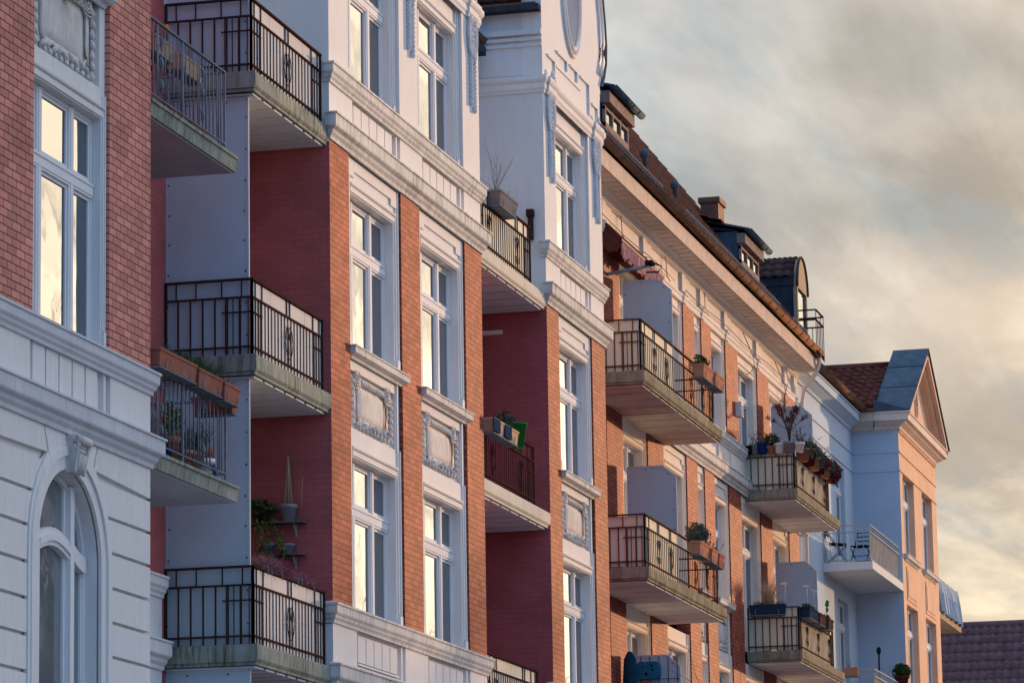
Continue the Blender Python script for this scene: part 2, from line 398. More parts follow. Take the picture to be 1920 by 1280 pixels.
def window(parent, x0, x1, z0, z1, y, posts=(), tr=None, glass=None, arch=None):
    """timber window: outer frame, proud posts and transom, casement frames; pane is its sub-part"""
    fb = MB(); F = .05
    fb.box(x0, x0+F, y, y+.09, z0, z1); fb.box(x1-F, x1, y, y+.09, z0, z1)
    fb.box(x0+F, x1-F, y+.001, y+.09, z1-F, z1); fb.box(x0+F, x1-F, y+.001, y+.09, z0, z0+F*1.3)
    cells = []
    xs = [(x0+F, None)]
    edges = [x0+F]
    for c, w in posts:
        fb.box(c-w/2, c+w/2, y-.012, y+.09, z0+.02, z1-.02)
        fb.box(c-w/2+.04, c+w/2-.04, y-.022, y+.08, z0+.021, z1-.021)
        edges += [c-w/2, c+w/2]
    edges.append(x1-F)
    spans = [(edges[i], edges[i+1]) for i in range(0, len(edges), 2)]
    zs = [(z0+F*1.3, z1-F)]
    if tr:
        fb.box(x0+.01, x1-.01, y-.014, y+.09, tr[0], tr[1]); fb.box(x0+.01, x1-.01, y-.024, y-.01, tr[0]+.03, tr[1]-.05)
        fb.box(x0+.01, x1-.01, y-.034, y-.01, tr[1]-.045, tr[1]-.02)
        zs = [(z0+F*1.3, tr[0]), (tr[1], z1-F)]
    c = .04
    for a, b in spans:
        if b-a < .12: continue
        for p, q in zs:
            fb.box(a+.004, a+c, y+.010, y+.085, p+.004, q-.004); fb.box(b-c, b-.004, y+.010, y+.085, p+.004, q-.004)
            fb.box(a+c, b-c, y+.011, y+.085, p+.004, p+c*1.2); fb.box(a+c, b-c, y+.011, y+.085, q-c, q-.004)
    f = part('window', fb, PAINT, parent)
    g = MB(); g.box(x0+.02, x1-.02, y+.030, y+.05, z0+.02, z1-.02)
    part('pane', g, glass or GLASS, f)
    return f

def surround(mb, gx0, gx1, z0, z1, ox0, ox1, oz0, oz1, y):
    """plaster surround filling a gap between brick piers, with stepped jambs and a moulded lintel"""
    d = .24
    mb.box(gx0, ox0, y, y+d, z0, z1); mb.box(ox1, gx1, y, y+d, z0, z1)
    mb.box(ox0, ox1, y+.001, y+d, oz1, z1)
    if oz0 > z0+.01: mb.box(ox0, ox1, y+.001, y+d, z0, oz0)
    w = min(gx1-ox1, ox0-gx0)
    for s, e in ((ox0, -1), (ox1, 1)):           # stepped bands up the jambs
        mb.box(s+e*w*.30, s+e*w*.62, y-.018, y+.01, oz0+.22, z1-.002)
        mb.box(s+e*w*.62, s+e*w*.80, y-.036, y+.01, oz0+.20, z1-.002)
        mb.box(s+e*w*.25, s+e*w*.84, y-.042, y+.01, oz0+.001, oz0+.20)
    # lintel moulding
    mb.box(ox0-.02, ox1+.02, y-.02, y+.02, oz1+.02, oz1+.09)
    mb.pyz([(y, oz1+.09), (y-.04, oz1+.115), (y-.045, oz1+.14), (y, oz1+.15)], ox0-.05, ox1+.05)
def earpanel(mb, x0, x1, z0, z1, y):
    # raised plate with dropped ears under the cornice
    e = (x1-x0)*.15; h = .09
    mb.pxz([(x0+.04, z1), (x0+.04, z0), (x0+e, z0), (x0+e, z0+h), (x1-e, z0+h), (x1-e, z0), (x1-.04, z0), (x1-.04, z1)], y-.025, y+.02)
def sill(parent, x0, x1, zt, y, mats=None):
    mb = MB()
    pr = [(0, zt-.17), (.03, zt-.17), (.04, zt-.14), (.09, zt-.12), (.12, zt-.105), (.12, zt-.02), (.135, zt-.02), (.135, zt), (0, zt+.02)]
    ring(mb, x0, x1, y, y+.04, pr)
    return part('window_sill', mb, mats or CORN, parent)
def fluted(mb, fx0, fx1, x0, x1, z0, z1, y, n=5):
    """sunk field with raised boards; wall itself is built round the field elsewhere"""
    w = (x1-x0)/n
    for i in range(n):
        a = x0+i*w+.012; b = x0+(i+1)*w-.03
        mb.pxz([(a, z0), (b, z0), (b, z1), (a, z1)], y+.015, y+.07)
    mb.pyz([(y+.07, z0-.05), (y+.0, z0-.045), (y+.0, z0-.02), (y+.07, z0-.012)], x0-.02, x1+.02)
def belt(mb, x0, x1, z0, z1, y, gaps, side_to=YW):
    """plain belt wall with sunk fields between piers; gaps = [(gx0, gx1)]"""
    cur = x0; d = .3
    for g0, g1 in gaps:
        mb.box(cur, g0, y, y+d, z0, z1); cur = g1
        mb.box(g0, g1, y+.07, y+d, z0, z1)
        bx0, bx1 = g0+.10, g1-.36
        mb.box(g0, g1, y+.001, y+.08, z0, z0+.09)
        mb.box(g1-.19, g1-.12, y+.012, y+.08, z0+.09, z1)
        h0, h1 = z0+.16, z1-.06
        fluted(mb, g0, g1, bx0, bx1, h0, h1, y, 5)
    mb.box(cur, x1, y, y+d, z0, z1)

def relief(parent, x0, x1, z0, z1, y, rich=False):
    """cartouche with a swelling tablet, rolled frame, curls and leaves"""
    mb = MB(); w = x1-x0; h = z1-z0; cx = (x0+x1)/2
    mb.box(x0, x1, y+.04, y+.07, z0, z1)                     # sunk ground
    tx0, tx1, tz0, tz1 = x0+.20*w, x1-.21*w, z0+.25*h, z1-.20*h
    # tablet: gently swelling grid
    n, m = 20, 14; vs = []; fs = []
    for j in range(m+1):
        for i in range(n+1):
            u = i/n; v = j/m
            px = tx0+(tx1-tx0)*u; pz = tz0+(tz1-tz0)*v
            cr = (1-(2*u-1)**12)*(1-(2*v-1)**10)
            vs.append((px, y+.038-.028*cr-.006*math.sin(math.pi*v), pz))
    for j in range(m):
        for i in range(n): a = j*(n+1)+i; fs.append((a, a+1, a+n+2, a+n+1))
    mb.add(vs, fs, True)
    # rolled frame
    def rr(x0, x1, z0, z1, r, yy, t):
        pts = []
        for cxx, czz, a0 in ((x1-r, z1-r, 0), (x0+r, z1-r, 90), (x0+r, z0+r, 180), (x1-r, z0+r, 270)):
            for k in range(4): a = R(a0+30*k); pts.append((cxx+math.cos(a)*r, yy, czz+math.sin(a)*r))
        pts.append(pts[0]); mb.tube(pts, t, 6)
    rr(tx0-.045*w, tx1+.045*w, tz0-.07*h, tz1+.07*h, .06*w, y+.015, .022)
    rr(tx0-.09*w, tx1+.09*w, tz0-.13*h, tz1+.12*h, .05*w, y+.03, .016)
    # square key scrolls at the top corners, ribbed bar between
    for sx in (tx0-.05*w, tx1+.05*w):
        s = .055*w
        for q in (1, .62, .3):
            rr(sx-s*q, sx+s*q, tz1+.10*h-s*q, tz1+.10*h+s*q, s*q*.35, y-.005-.01*(1-q), .012)
    k = int(11)
    for i in range(k):
        px = tx0+.06*w+(tx1-tx0-.12*w)*i/(k-1)
        mb.ell((px, y+.0, tz1+.10*h), .022*w, .03, .055*h, 0, 6, 4)
    for i in range(9):                                       # leaves along the bottom
        px = tx0-.03*w+(tx1-tx0+.06*w)*i/8
        mb.ell((px, y-.0, tz0-.13*h+(.03*h if i % 2 else 0)), .045*w, .045, .035*h, R(35 if i < 4 else -35), 7, 5)
        mb.ell((px+.01*w, y-.01, tz0-.20*h), .022*w, .03, .04*h, R(-40 if i < 4 else 40), 6, 4)
    for sx, sg in ((tx0-.135*w, -1), (tx1+.135*w, 1)):       # acanthus curls down the sides
        for i in range(7):
            pz = z0+.10*h+i*.125*h
            mb.ell((sx+sg*.008*w*(i % 2), y+.01, pz), .024*w, .035, .055*h, R(25*sg*(1 if i % 2 else -1)), 6, 5)
            t = [(sx+math.cos(a)*.026*w*sg*(1-a/9), y+.015, pz+.04*h+math.sin(a)*.03*h*(1-a/9)) for a in [q*.8 for q in range(8)]]
            mb.tube(t, .011, 5)
    if rich:                                                 # drum-like boss on top of the large one
        for q, (rr_, yy) in enumerate(((.15, 0), (.165, -.05), (.15, -.09), (.165, -.14), (.15, -.18), (.135, -.22))):
            mb.lathe(0, 0, [(0.001, 0)], 3) if False else None
            vs = []; n2 = 20
            for yy2 in (yy, yy-.045):
                for j in range(n2):
                    a = 2*math.pi*j/n2; vs.append((cx+.03+math.cos(a)*rr_*.9, y+yy2+.03, z1-.02+math.sin(a)*rr_*1.25))
            mb.add(vs, [(j, (j+1) % n2, (j+1) % n2+n2, j+n2) for j in range(n2)]+[tuple(range(n2, 2*n2)), tuple(range(n2-1, -1, -1))], True)
    return part('relief_panel', mb, RELIEF, parent)

def garland(parent, xc, zt, y, drop=1.75):
    """oval laurel loop hanging from a scrolled bracket, with two husk drops below"""
    mb = MB(); rnd = random.Random(int(xc*100))
    # bracket scroll
    pts = [(xc, y-.04-.05*math.sin(t*.6), zt+.12-.03*t) for t in range(8)]
    mb.tube(pts, .05, 8)
    for q in range(12):
        a = q*.55; mb.ell((xc+math.cos(a)*.05*(1-q/16), y-.07, zt+.14+math.sin(a)*.05*(1-q/16)), .03, .03, .03)
    lh = drop*.52
    for sg in (-1, 1):
        n = 21
        for i in range(n):
            t = i/(n-1)
            px = xc+sg*(.20*math.sin(math.pi*(t*.94+.03))**.7); pz = zt-.02-lh*t
            s = .8+.4*math.sin(math.pi*t)
            mb.ell((px, y-.02, pz), .050*s, .05, .038, R(rnd.uniform(-30, 30)), 7, 5)
            mb.ell((px+.035*s, y-.045, pz-.02), .02*s, .03, .035, R(35), 6, 4)
            mb.ell((px-.035*s, y-.045, pz-.02), .02*s, .03, .035, R(-35), 6, 4)
        n = 15
        for i in range(n):                                   # drops
            t = i/(n-1); px = xc+sg*.10; pz = zt-lh*.80-(drop-lh*.80)*t*(1.0 if sg > 0 else .93)
            s = (1-.45*t)
            mb.ell((px, y-.02, pz), .050*s, .05, .042, R(rnd.uniform(-25, 25)), 7, 5)
            mb.ell((px+.025*s, y-.045, pz), .018*s, .025, .035, R(30), 6, 4)
            mb.ell((px-.02*s, y-.045, pz-.03), .018*s, .025, .035, R(-30), 6, 4)
        mb.ell((xc+sg*.10, y-.03, zt-drop*(1.0 if sg > 0 else .95)), .035, .04, .05)
    for i in range(5):
        mb.ell((xc-.08+.04*i, y-.05, zt-lh-.02+.02*abs(i-2)), .03, .04, .045, 0, 7, 5)
    for i in range(8):
        mb.ell((xc+.01*(-1)**i, y-.035, zt-.05-.09*i), .028, .04, .05, R(15*(-1)**i), 6, 4)
    return part('garland', mb, GARL, parent)

# ------------------------------------------------------------------ balconies
def tulip(mb, xc, y, zb, zt, w=.30, axis='x'):
    """oval with a tulip inside, as on every balcony front"""
    h = zt-zb; zc = (zb+zt)/2; r = .006
    def P(u, z): return (xc+u, y, z) if axis == 'x' else (xc, y+u, z)
    mb.tube([P(math.sin(a)*w/2, zc+math.cos(a)*h/2) for a in [2*math.pi*i/22 for i in range(1, 22)]], r, 5)
    for sg in (-1, 1):
        mb.tube([P(sg*w*.10, zb-.1), P(sg*w*.11, zb+h*.55), P(sg*w*.2, zb+h*.72), P(sg*w*.26, zb+h*.86), P(sg*w*.18, zb+h*.95)], r, 5)
        mb.tube([P(sg*w*.02, zb+h*.62), P(sg*w*.12, zb+h*.78), P(sg*w*.05, zb+h*.93)], r*.8, 5)
        mb.tube([P(sg*w*.11, zb+h*.55), P(0, zb+h*.63)], r, 5)
        mb.ell(P(sg*w*.32, zb+h*.22), .014, .014, .014, 0, 5, 4)

def rail_panel(mb, p0, p1, zf, orn=(), step=.165, h=1.0, ends=True, bw=.010):
    """iron railing between two plan points, floor level zf"""
    p0 = Vector(p0); p1 = Vector(p1); L = (p1-p0).length; d = (p1-p0)/L
    def Q(t, z): v = p0+d*t; return (v.x, v.y, z)
    zt, z2, zb = zf+h, zf+h-.235, zf+.115
    mb.bar(Q(-.01, zt), Q(L+.01, zt), .05, .028); mb.bar(Q(0, z2), Q(L, z2), .034, .024); mb.bar(Q(0, zb), Q(L, zb), .034, .024)
    n = max(2, round(L/step))
    for i in range(n+1):
        t = L*i/n
        mb.bar(Q(t, zf+.01), Q(t, z2), bw)
    for t in (.0, L):
        mb.bar(Q(t, zf), Q(t, zt), .03)
    ts = [.14, L-.14]
    if ends:
        w = min(.42, L*.35); z3 = zf+h-.43
        for a, b in ((0, w), (L-w, L)) if ends is True else (((L-w), L),):
            mb.bar(Q(a, z3), Q(b, z3), .022, .018)
            for k in range(4):
                t = a+(b-a)*(k+.5)/4; mb.bar(Q(t, zf+.01), Q(t, z2), .012)
        ts += [w, L-w]
    for o in orn: ts += [o-.07, o+.07]
    for t in ts: mb.bar(Q(t, z2), Q(t, zt), .016)
    for o in orn:
        v = p0+d*o
        if abs(d.x) > .5: tulip(mb, v.x, v.y-.014, zf+.2, zf+.66)
        else: tulip(mb, v.x, v.y, zf+.2, zf+.66, axis='y')

def balcony(parent, x0, x1, zt, orn=(), left=True, right=True, sheet=None, screen=None, slabm=None, sidesheet=True, yf=YF, soff=True, rx1=None, label=None, thick=.22, joints=True, boards=7, sheetm=None, soffm=None, step=.165):
    """slab (part) > railing, parapet_sheet, soffit, privacy_screen"""
    mb = MB(); zb = zt-thick
    b = .02
    mb.pyz([(yf, zb+.03), (yf+.02, zb), (YW, zb), (YW, zt), (yf+.015, zt), (yf, zt-.015)], x0, x1)
    mb.pyz([(yf+.03, zb-.045), (YW, zb-.045), (YW, zb), (yf+.03, zb)], x0+.03, x1-.03)
    s = part('balcony', mb, slabm or CONC, parent, label)
    if soff:
        so = MB(); w = (x1-x0-.12)/boards; so.m = 1; so.box(x0+.06, x1-.06, yf+.08, YW-.01, zb-.049, zb-.046); so.m = 0
        for i in range(boards): so.box(x0+.06+i*w+.05, x0+.06+(i+1)*w-.05, yf+.07, YW-.01, zb-.075, zb-.050)
        part('soffit', so, [soffm or SOFF, DARKIN], s)
    ry = yf+.09; rx0 = x0+.10; rx1 = rx1 if rx1 else x1-.08
    rb = MB()
    rail_panel(rb, (rx0, ry), (rx1, ry), zt, orn, step)
    if left: rail_panel(rb, (rx0, YW-.02), (rx0, ry), zt, (), .17, ends='end', bw=.020)
    if right: rail_panel(rb, (rx1, ry), (rx1, YW-.02), zt, (), .19, ends=False)
    part('railing', rb, RAIL3 if parent.name == 'eaves_house' else RAIL, s)
    if sheet:
        sb = MB()
        for a, c in sheet:
            n = max(1, round((c-a)/.75)); w = (c-a)/n
            for i in range(n): sb.box(a+i*w+.006, a+(i+1)*w-.006, ry+.0065, ry+.012, zt+.03, zt+.975)
        if sidesheet and left: sb.box(rx0+.03, rx0+.038, ry+.04, YW-.03, zt+.03, zt+.975)
        part('parapet_sheet', sb, sheetm or SHEET, s)
    if screen:
        sx, sy0, sy1, sz1, ch = screen
        pb = MB()
        poly = [(sy0, zt+.02), (sy1, zt+.02), (sy1, sz1), (sy0+ch, sz1), (sy0, sz1-ch*.9)] if ch else [(sy0, zt+.02), (sy1, zt+.02), (sy1, sz1), (sy0, sz1)]
        pb.pyz(poly, sx, sx+.02)
        k = len(poly)
        for i in range(1, k):
            a = poly[i]; c = poly[(i+1) % k]
            pb.bar((sx+.01, a[0], a[1]), (sx+.01, c[0], c[1]), .035, .03)
            L = math.hypot(c[0]-a[0], c[1]-a[1]); q = max(1, int(L/.4))
            for j in range(q):
                t = (j+.5)/q; yy = a[0]+(c[0]-a[0])*t; zz = a[1]+(c[1]-a[1])*t
                cy = sum(p[0] for p in poly)/k; cz = sum(p[1] for p in poly)/k
                dy, dz = cy-yy, cz-zz; dl = math.hypot(dy, dz)
                pb.m = 1; pb.ell((sx-.004, yy+dy/dl*.05, zz+dz/dl*.05), .008, .013, .013, 0, 6, 4); pb.m = 0
        if ch:
            for zz in (zt+1.35, zt+.4): pb.bar((sx+.01, sy1, zz), (sx+.01, YW, zz), .025)
        pb.m = 0
        ym = (sy0+sy1)/2
        part('privacy_screen', pb, [SCREEN, BLACK], s)
    return s

# ================================================================== HOUSE 1 (left, in shade)
H1 = thing('corner_house', 'nearest house at the left edge, pinkish brick above grey-white banded plaster with an arched window', 'house', (38.5, 15, 0))
X0, X1 = 34.0, 42.16
G0, G1 = 38.36, 40.75
mb = MB()
mb.box(X0, G0, YF, YF+.5, 9.46, 17.5); mb.box(G1, X1, YF, YF+.5, 9.46, 17.5)
mb.box(G0, G1, YF+.06, YF+.5, 13.75, 17.5)
mb.m = 1
mb.box(X1-.4, X1-.002, YF+.5, YW, 8.4, 17.5); mb.box(X1, 46.28, YW, YW+.3, 0, 17.5)
part('brick_wall', mb, [BRICK1, BSIDE], H1)
mb = MB()
fw = [38.30, 40.75]
belt(mb, X0, X1, 8.62, 9.28, YF, [(38.30, 40.80)])
mb.box(X1-.5, X1-.01, YF+.3, YW, 8.0, 9.3)
# banded arch floor
cxA, zsA, rO, rI = 39.56, 6.98, 1.30, .98
mb.pxz([(X0, 0), (cxA-rI, 0), (cxA-rI, zsA)]+[(cxA-rI*math.cos(R(a)), zsA+rI*math.sin(R(a))) for a in range(10, 91, 10)]+[(cxA, 8.4), (X0, 8.4)], YF+.06, YF+.42)
mb.pxz([(X1-.002, 0), (X1-.002, 8.4), (cxA+.0001, 8.4)]+[(cxA+rI*math.cos(R(a)), zsA+rI*math.sin(R(a))) for a in range(90, -1, -10)]+[(cxA+rI, 0)], YF+.06, YF+.42)
gz = [0.3, .69, 1.08, 1.47, 1.86, 2.25, 2.64, 3.03, 3.42, 3.81, 4.05, 4.44, 4.83, 5.22, 5.615, 6.01, 6.40, 6.79, 7.19, 7.58, 7.97]
def arcx(z): return rO if z < zsA else math.sqrt(max(0, rO**2-(z-zsA)**2))
for i in range(len(gz)-1):
    a, b = gz[i]+.020, gz[i+1]-.020
    zz = [a+(b-a)*k/6 for k in range(7)]
    dz = .17 if b > 7.1 else 0
    mb.pxz([(X0, a)]+[(cxA-arcx(z)-.01, z) for z in zz]+[(X0, b)], YF, YF+.062)
    mb.pxz([(X1, a), (X1, b)]+[(cxA+arcx(z)+.01, z) for z in reversed(zz)], YF, YF+.062)
# top course with slanted joints
a, b = 7.986, 8.37
def top(xa, xb, xc, xd): # xa,xb at bottom ; xc,xd at top
    mb.pxz([(xa, max(a, zsA+math.sqrt(max(0, rO**2-(xa-cxA)**2)))), (xb, max(a, zsA+math.sqrt(max(0, rO**2-(xb-cxA)**2)))), (xd, b), (xc, b)], YF, YF+.062)
top(X0, cxA-.72, X0, cxA-.86); top(cxA-.69, cxA-.16, cxA-.83, cxA-.2)
top(cxA+.16, cxA+.69, cxA+.2, cxA+.83); top(cxA+.72, X1, cxA+.86, X1)
# outer arch moulding rings + soffit
for ro, ri, yy in ((rO, rO-.09, -.012), (rO-.07, rO-.17, -.03), (rO-.16, rI-.0, .0)):
    poly = [(cxA+ro*math.cos(R(t)), zsA+ro*math.sin(R(t))) for t in range(0, 181, 6)]
    inn = [(cxA+ri*math.cos(R(t)), zsA+ri*math.sin(R(t))) for t in range(180, -1, -6)]
    for i in range(len(poly)-1):
        j = len(inn)-1-i
        mb.pxz([poly[i], poly[i+1], inn[j-1], inn[j]], YF+yy, YF+.04)
    for sg in (-1, 1): mb.box(cxA+sg*ro, cxA+sg*ri, YF+yy, YF+.04, 0, zsA)
part('plaster_wall', mb, [WHITE], H1)
mb = MB(); mb.box(X1-.01, 46.15, YW-.02, YW+.1, 0, 7.30)
strip(mb, X1-.01, 46.15, YW-.02, prof_L1(7.57)); strip(mb, X1-.01, 46.15, YW-.02, prof_L2(6.74))
part('recess_wall', mb, [WHITE], H1)
for pr_ in (prof_L1(9.48), prof_L2(8.70)):
    mb = MB(); ring(mb, X0, X1, YF, YF+.30, pr_); part('cornice', mb, CORN1, H1)
mb = MB()                       # keystone console
for i in range(9):
    t = i/8; w = .17-.03*t
    mb.bbox(cxA-w, cxA+w, YF-.15+.07*t, YF+.03, 8.33-.046*(i+1), 8.33-.046*i, .008)
for sg in (-1, 1):
    mb.tube([(cxA+sg*.165, YF-.13-.03*math.cos(t), 8.25+.07*math.sin(t)) for t in [k*.5 for k in range(13)]], .02, 6)
    mb.tube([(cxA+sg*(.165-.03*t), YF-.16+.07*t, 8.3-.4*t) for t in [k/8 for k in range(9)]], .022, 6)
for k in range(5): mb.tube([(cxA-.09+.045*k, YF-.14, 8.12), (cxA-.08+.04*k, YF-.11, 7.98), (cxA-.07+.035*k, YF-.05, 7.90)], .017, 6)
mb.tube([(cxA-.17, YF-.15, 8.27), (cxA+.17, YF-.15, 8.27)], .05, 8)
part('keystone', mb, RELIEF, H1)
mb = MB()
surround(mb, G0, G1, 9.48, 12.48, 38.46, 40.62, 9.5, 12.20, YF+.06)
mb.box(G0, G0+.16, YF+.062, YF+.3, 12.48, 13.75); mb.box(G1-.18, G1, YF+.062, YF+.3, 12.48, 13.75)
mb.box(G0+.16, G1-.18, YF+.16, YF+.3, 12.48, 13.75); mb.box(G0+.16, G1-.18, YF+.063, YF+.3, 12.3, 12.56)
part('window_surround', mb, WHITE, H1)
mb = MB(); ring(mb, G0+.0, G1-.1, YF+.06, YF+.2, [(0, 13.52), (.03, 13.52), (.05, 13.56), (.10, 13.58), (.14, 13.62), (.14, 13.72), (.16, 13.72), (.16, 13.78), (0, 13.8)])
part('window_cornice', mb, CORN1, H1)
relief(H1, 38.50, 40.58, 12.55, 13.55, YF+.09, True)
window(H1, 38.46, 40.62, 9.5, 12.20, YF+.17, [(38.93, .15), (39.93, .15)], (11.26, 11.44))
# arched window, three lights
mb = MB(); yy = YF+.20
for c in (38.96, 40.02):
    mb.box(c-.06, c+.06, yy-.045, yy+.08, 0.4, zsA+math.sqrt(rI**2-(c-cxA)**2)-.01)
mb.box(cxA-rI, cxA-rI+.06, yy, yy+.08, .4, zsA); mb.box(cxA+rI-.06, cxA+rI, yy, yy+.08, .4, zsA)
for i in range(30):
    a0, a1 = R(i*6), R(i*6+6); ro, ri = rI, rI-.07
    mb.pxz([(cxA+ro*math.cos(a0), zsA+ro*math.sin(a0)), (cxA+ro*math.cos(a1), zsA+ro*math.sin(a1)), (cxA+ri*math.cos(a1), zsA+ri*math.sin(a1)), (cxA+ri*math.cos(a0), zsA+ri*math.sin(a0))], yy, yy+.08)
def lobe(xa, xb, zc, hgt, sgn, t0, t1, y0, y1):
    n = 8
    lo = [(xa+(xb-xa)*k/n, zc+sgn*hgt*math.sin(math.pi*k/n*(1 if sgn > 0 else .5)+(0 if sgn > 0 else 0))) for k in range(n+1)]
    for k in range(n):
        (x_a, z_a), (x_b, z_b) = lo[k], lo[k+1]
        mb.pxz([(x_a, z_a+t0), (x_b, z_b+t0), (x_b, z_b+t1), (x_a, z_a+t1)], y0, y1)
# transom: rises over the middle light, sweeps down over the sides
lobe(39.02, 39.96, 7.02, .10, 1, 0, .20, yy-.03, yy+.07); lobe(39.02, 39.96, 7.02, .10, 1, .05, .13, yy-.055, yy-.02)
lobe(40.08, 40.50, 7.04, .12, -1, 0, .18, yy-.03, yy+.07); lobe(38.88, 38.62, 7.04, .12, -1, 0, .18, yy-.03, yy+.07)
for a, b in ((38.64, 38.90), (39.02, 39.96), (40.08, 40.50)):
    for z_0, z_1 in ((.5, 7.04),):
        mb.box(a, a+.05, yy+.02, yy+.075, z_0, z_1); mb.box(b-.05, b, yy+.02, yy+.075, z_0, z_1)
mb.box(39.02, 39.07, yy+.02, yy+.075, 7.2, 7.8); mb.box(39.91, 39.96, yy+.02, yy+.075, 7.2, 7.85); mb.box(40.08, 40.12, yy+.02, yy+.075, 7.1, 7.75)
w = part('window', mb, PAINT, H1, 'arched ground floor window with three lights')
mb = MB()
mb.pxz([(cxA-rI+.02, .4), (cxA+rI-.02, .4)]+[(cxA+(rI-.02)*math.cos(R(a)), zsA+(rI-.02)*math.sin(R(a))) for a in range(0, 181, 10)], yy+.05, yy+.065)
part('pane', mb, GLASSD, w)

def scroll_panel(mb, xc, y, zb, zt):
    h = zt-zb; r = .008
    for sg in (-1, 1):
        for k in range(3):
            zc = zb+h*(.2+.3*k)
            mb.tube([(xc+sg*(.055-.045*math.cos(t))*(1-t/9), y, zc+.06*math.sin(t)*(1-t/12)) for t in [q*.6 for q in range(9)]], r, 5)
            mb.tube([(xc, y, zc-h*.14), (xc+sg*.05, y, zc-h*.07), (xc+sg*.015, y, zc)], r, 5)
    for k in range(3): mb.ell((xc, y-.01, zb+h*(.2+.3*k)), .03, .012, .035, 0, 7, 5)
def h1_balcony(zt, label):
    mb = MB(); z = zt
    mb.pyz([(YF-.0, z-.04), (YF+.02, z-.20), (YW, z-.20), (YW, z), (YF-.02, z), (YF-.02, z-.04)], X1, 45.45)
    s = part('balcony', mb, CONC, H1, label)
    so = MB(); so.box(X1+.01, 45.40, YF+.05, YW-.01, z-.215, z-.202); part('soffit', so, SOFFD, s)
    rb = MB(); h = 1.07; y = YF+.10; a, b = X1+.06, 45.24
    rb.bar((a, y, z+h), (b, y, z+h), .045, .02); rb.bar((a, y, z+.13), (b, y, z+.13), .03, .014)
    rb.bar((b, y, z+h), (b, YW, z+h), .045, .02); rb.bar((b, y, z+.13), (b, YW, z+.13), .03, .014)
    n = 20; o1, o2 = .62, 2.16
    for i in range(n+1):
        t = i/n*(b-a)
        if abs(t-o1) < .12 or abs(t-o2) < .12: continue
        rb.tube([(a+t, y, z+.13), (a+t, y, z+h)], .0095, 5)
    for t in (o1, o2):
        for sg in (-1, 1): rb.tube([(a+t+sg*.13, y, z+.13), (a+t+sg*.13, y, z+h)], .0095, 5)
        scroll_panel(rb, a+t, y, z+.15, z+h-.02)
        rb.tube([(a+t, y, z+.13), (a+t, y, z+h)], .008, 5)
    for t in (1.38,): rb.bar((a+t, y, z), (a+t, y, z+h), .03)
    for i in range(7): rb.tube([(b, y+.17*i+.08, z+.13), (b, y+.17*i+.08, z+h)], .0095, 5)
    rb.bar((b, y, z), (b, y, z+h), .028)
    part('railing', rb, RAILG, s); return s
h1_balcony(12.82, 'upper balcony with galvanised railing'); h1_balcony(8.58, 'lower balcony hung with flower boxes')
h1_balcony(4.6, None)

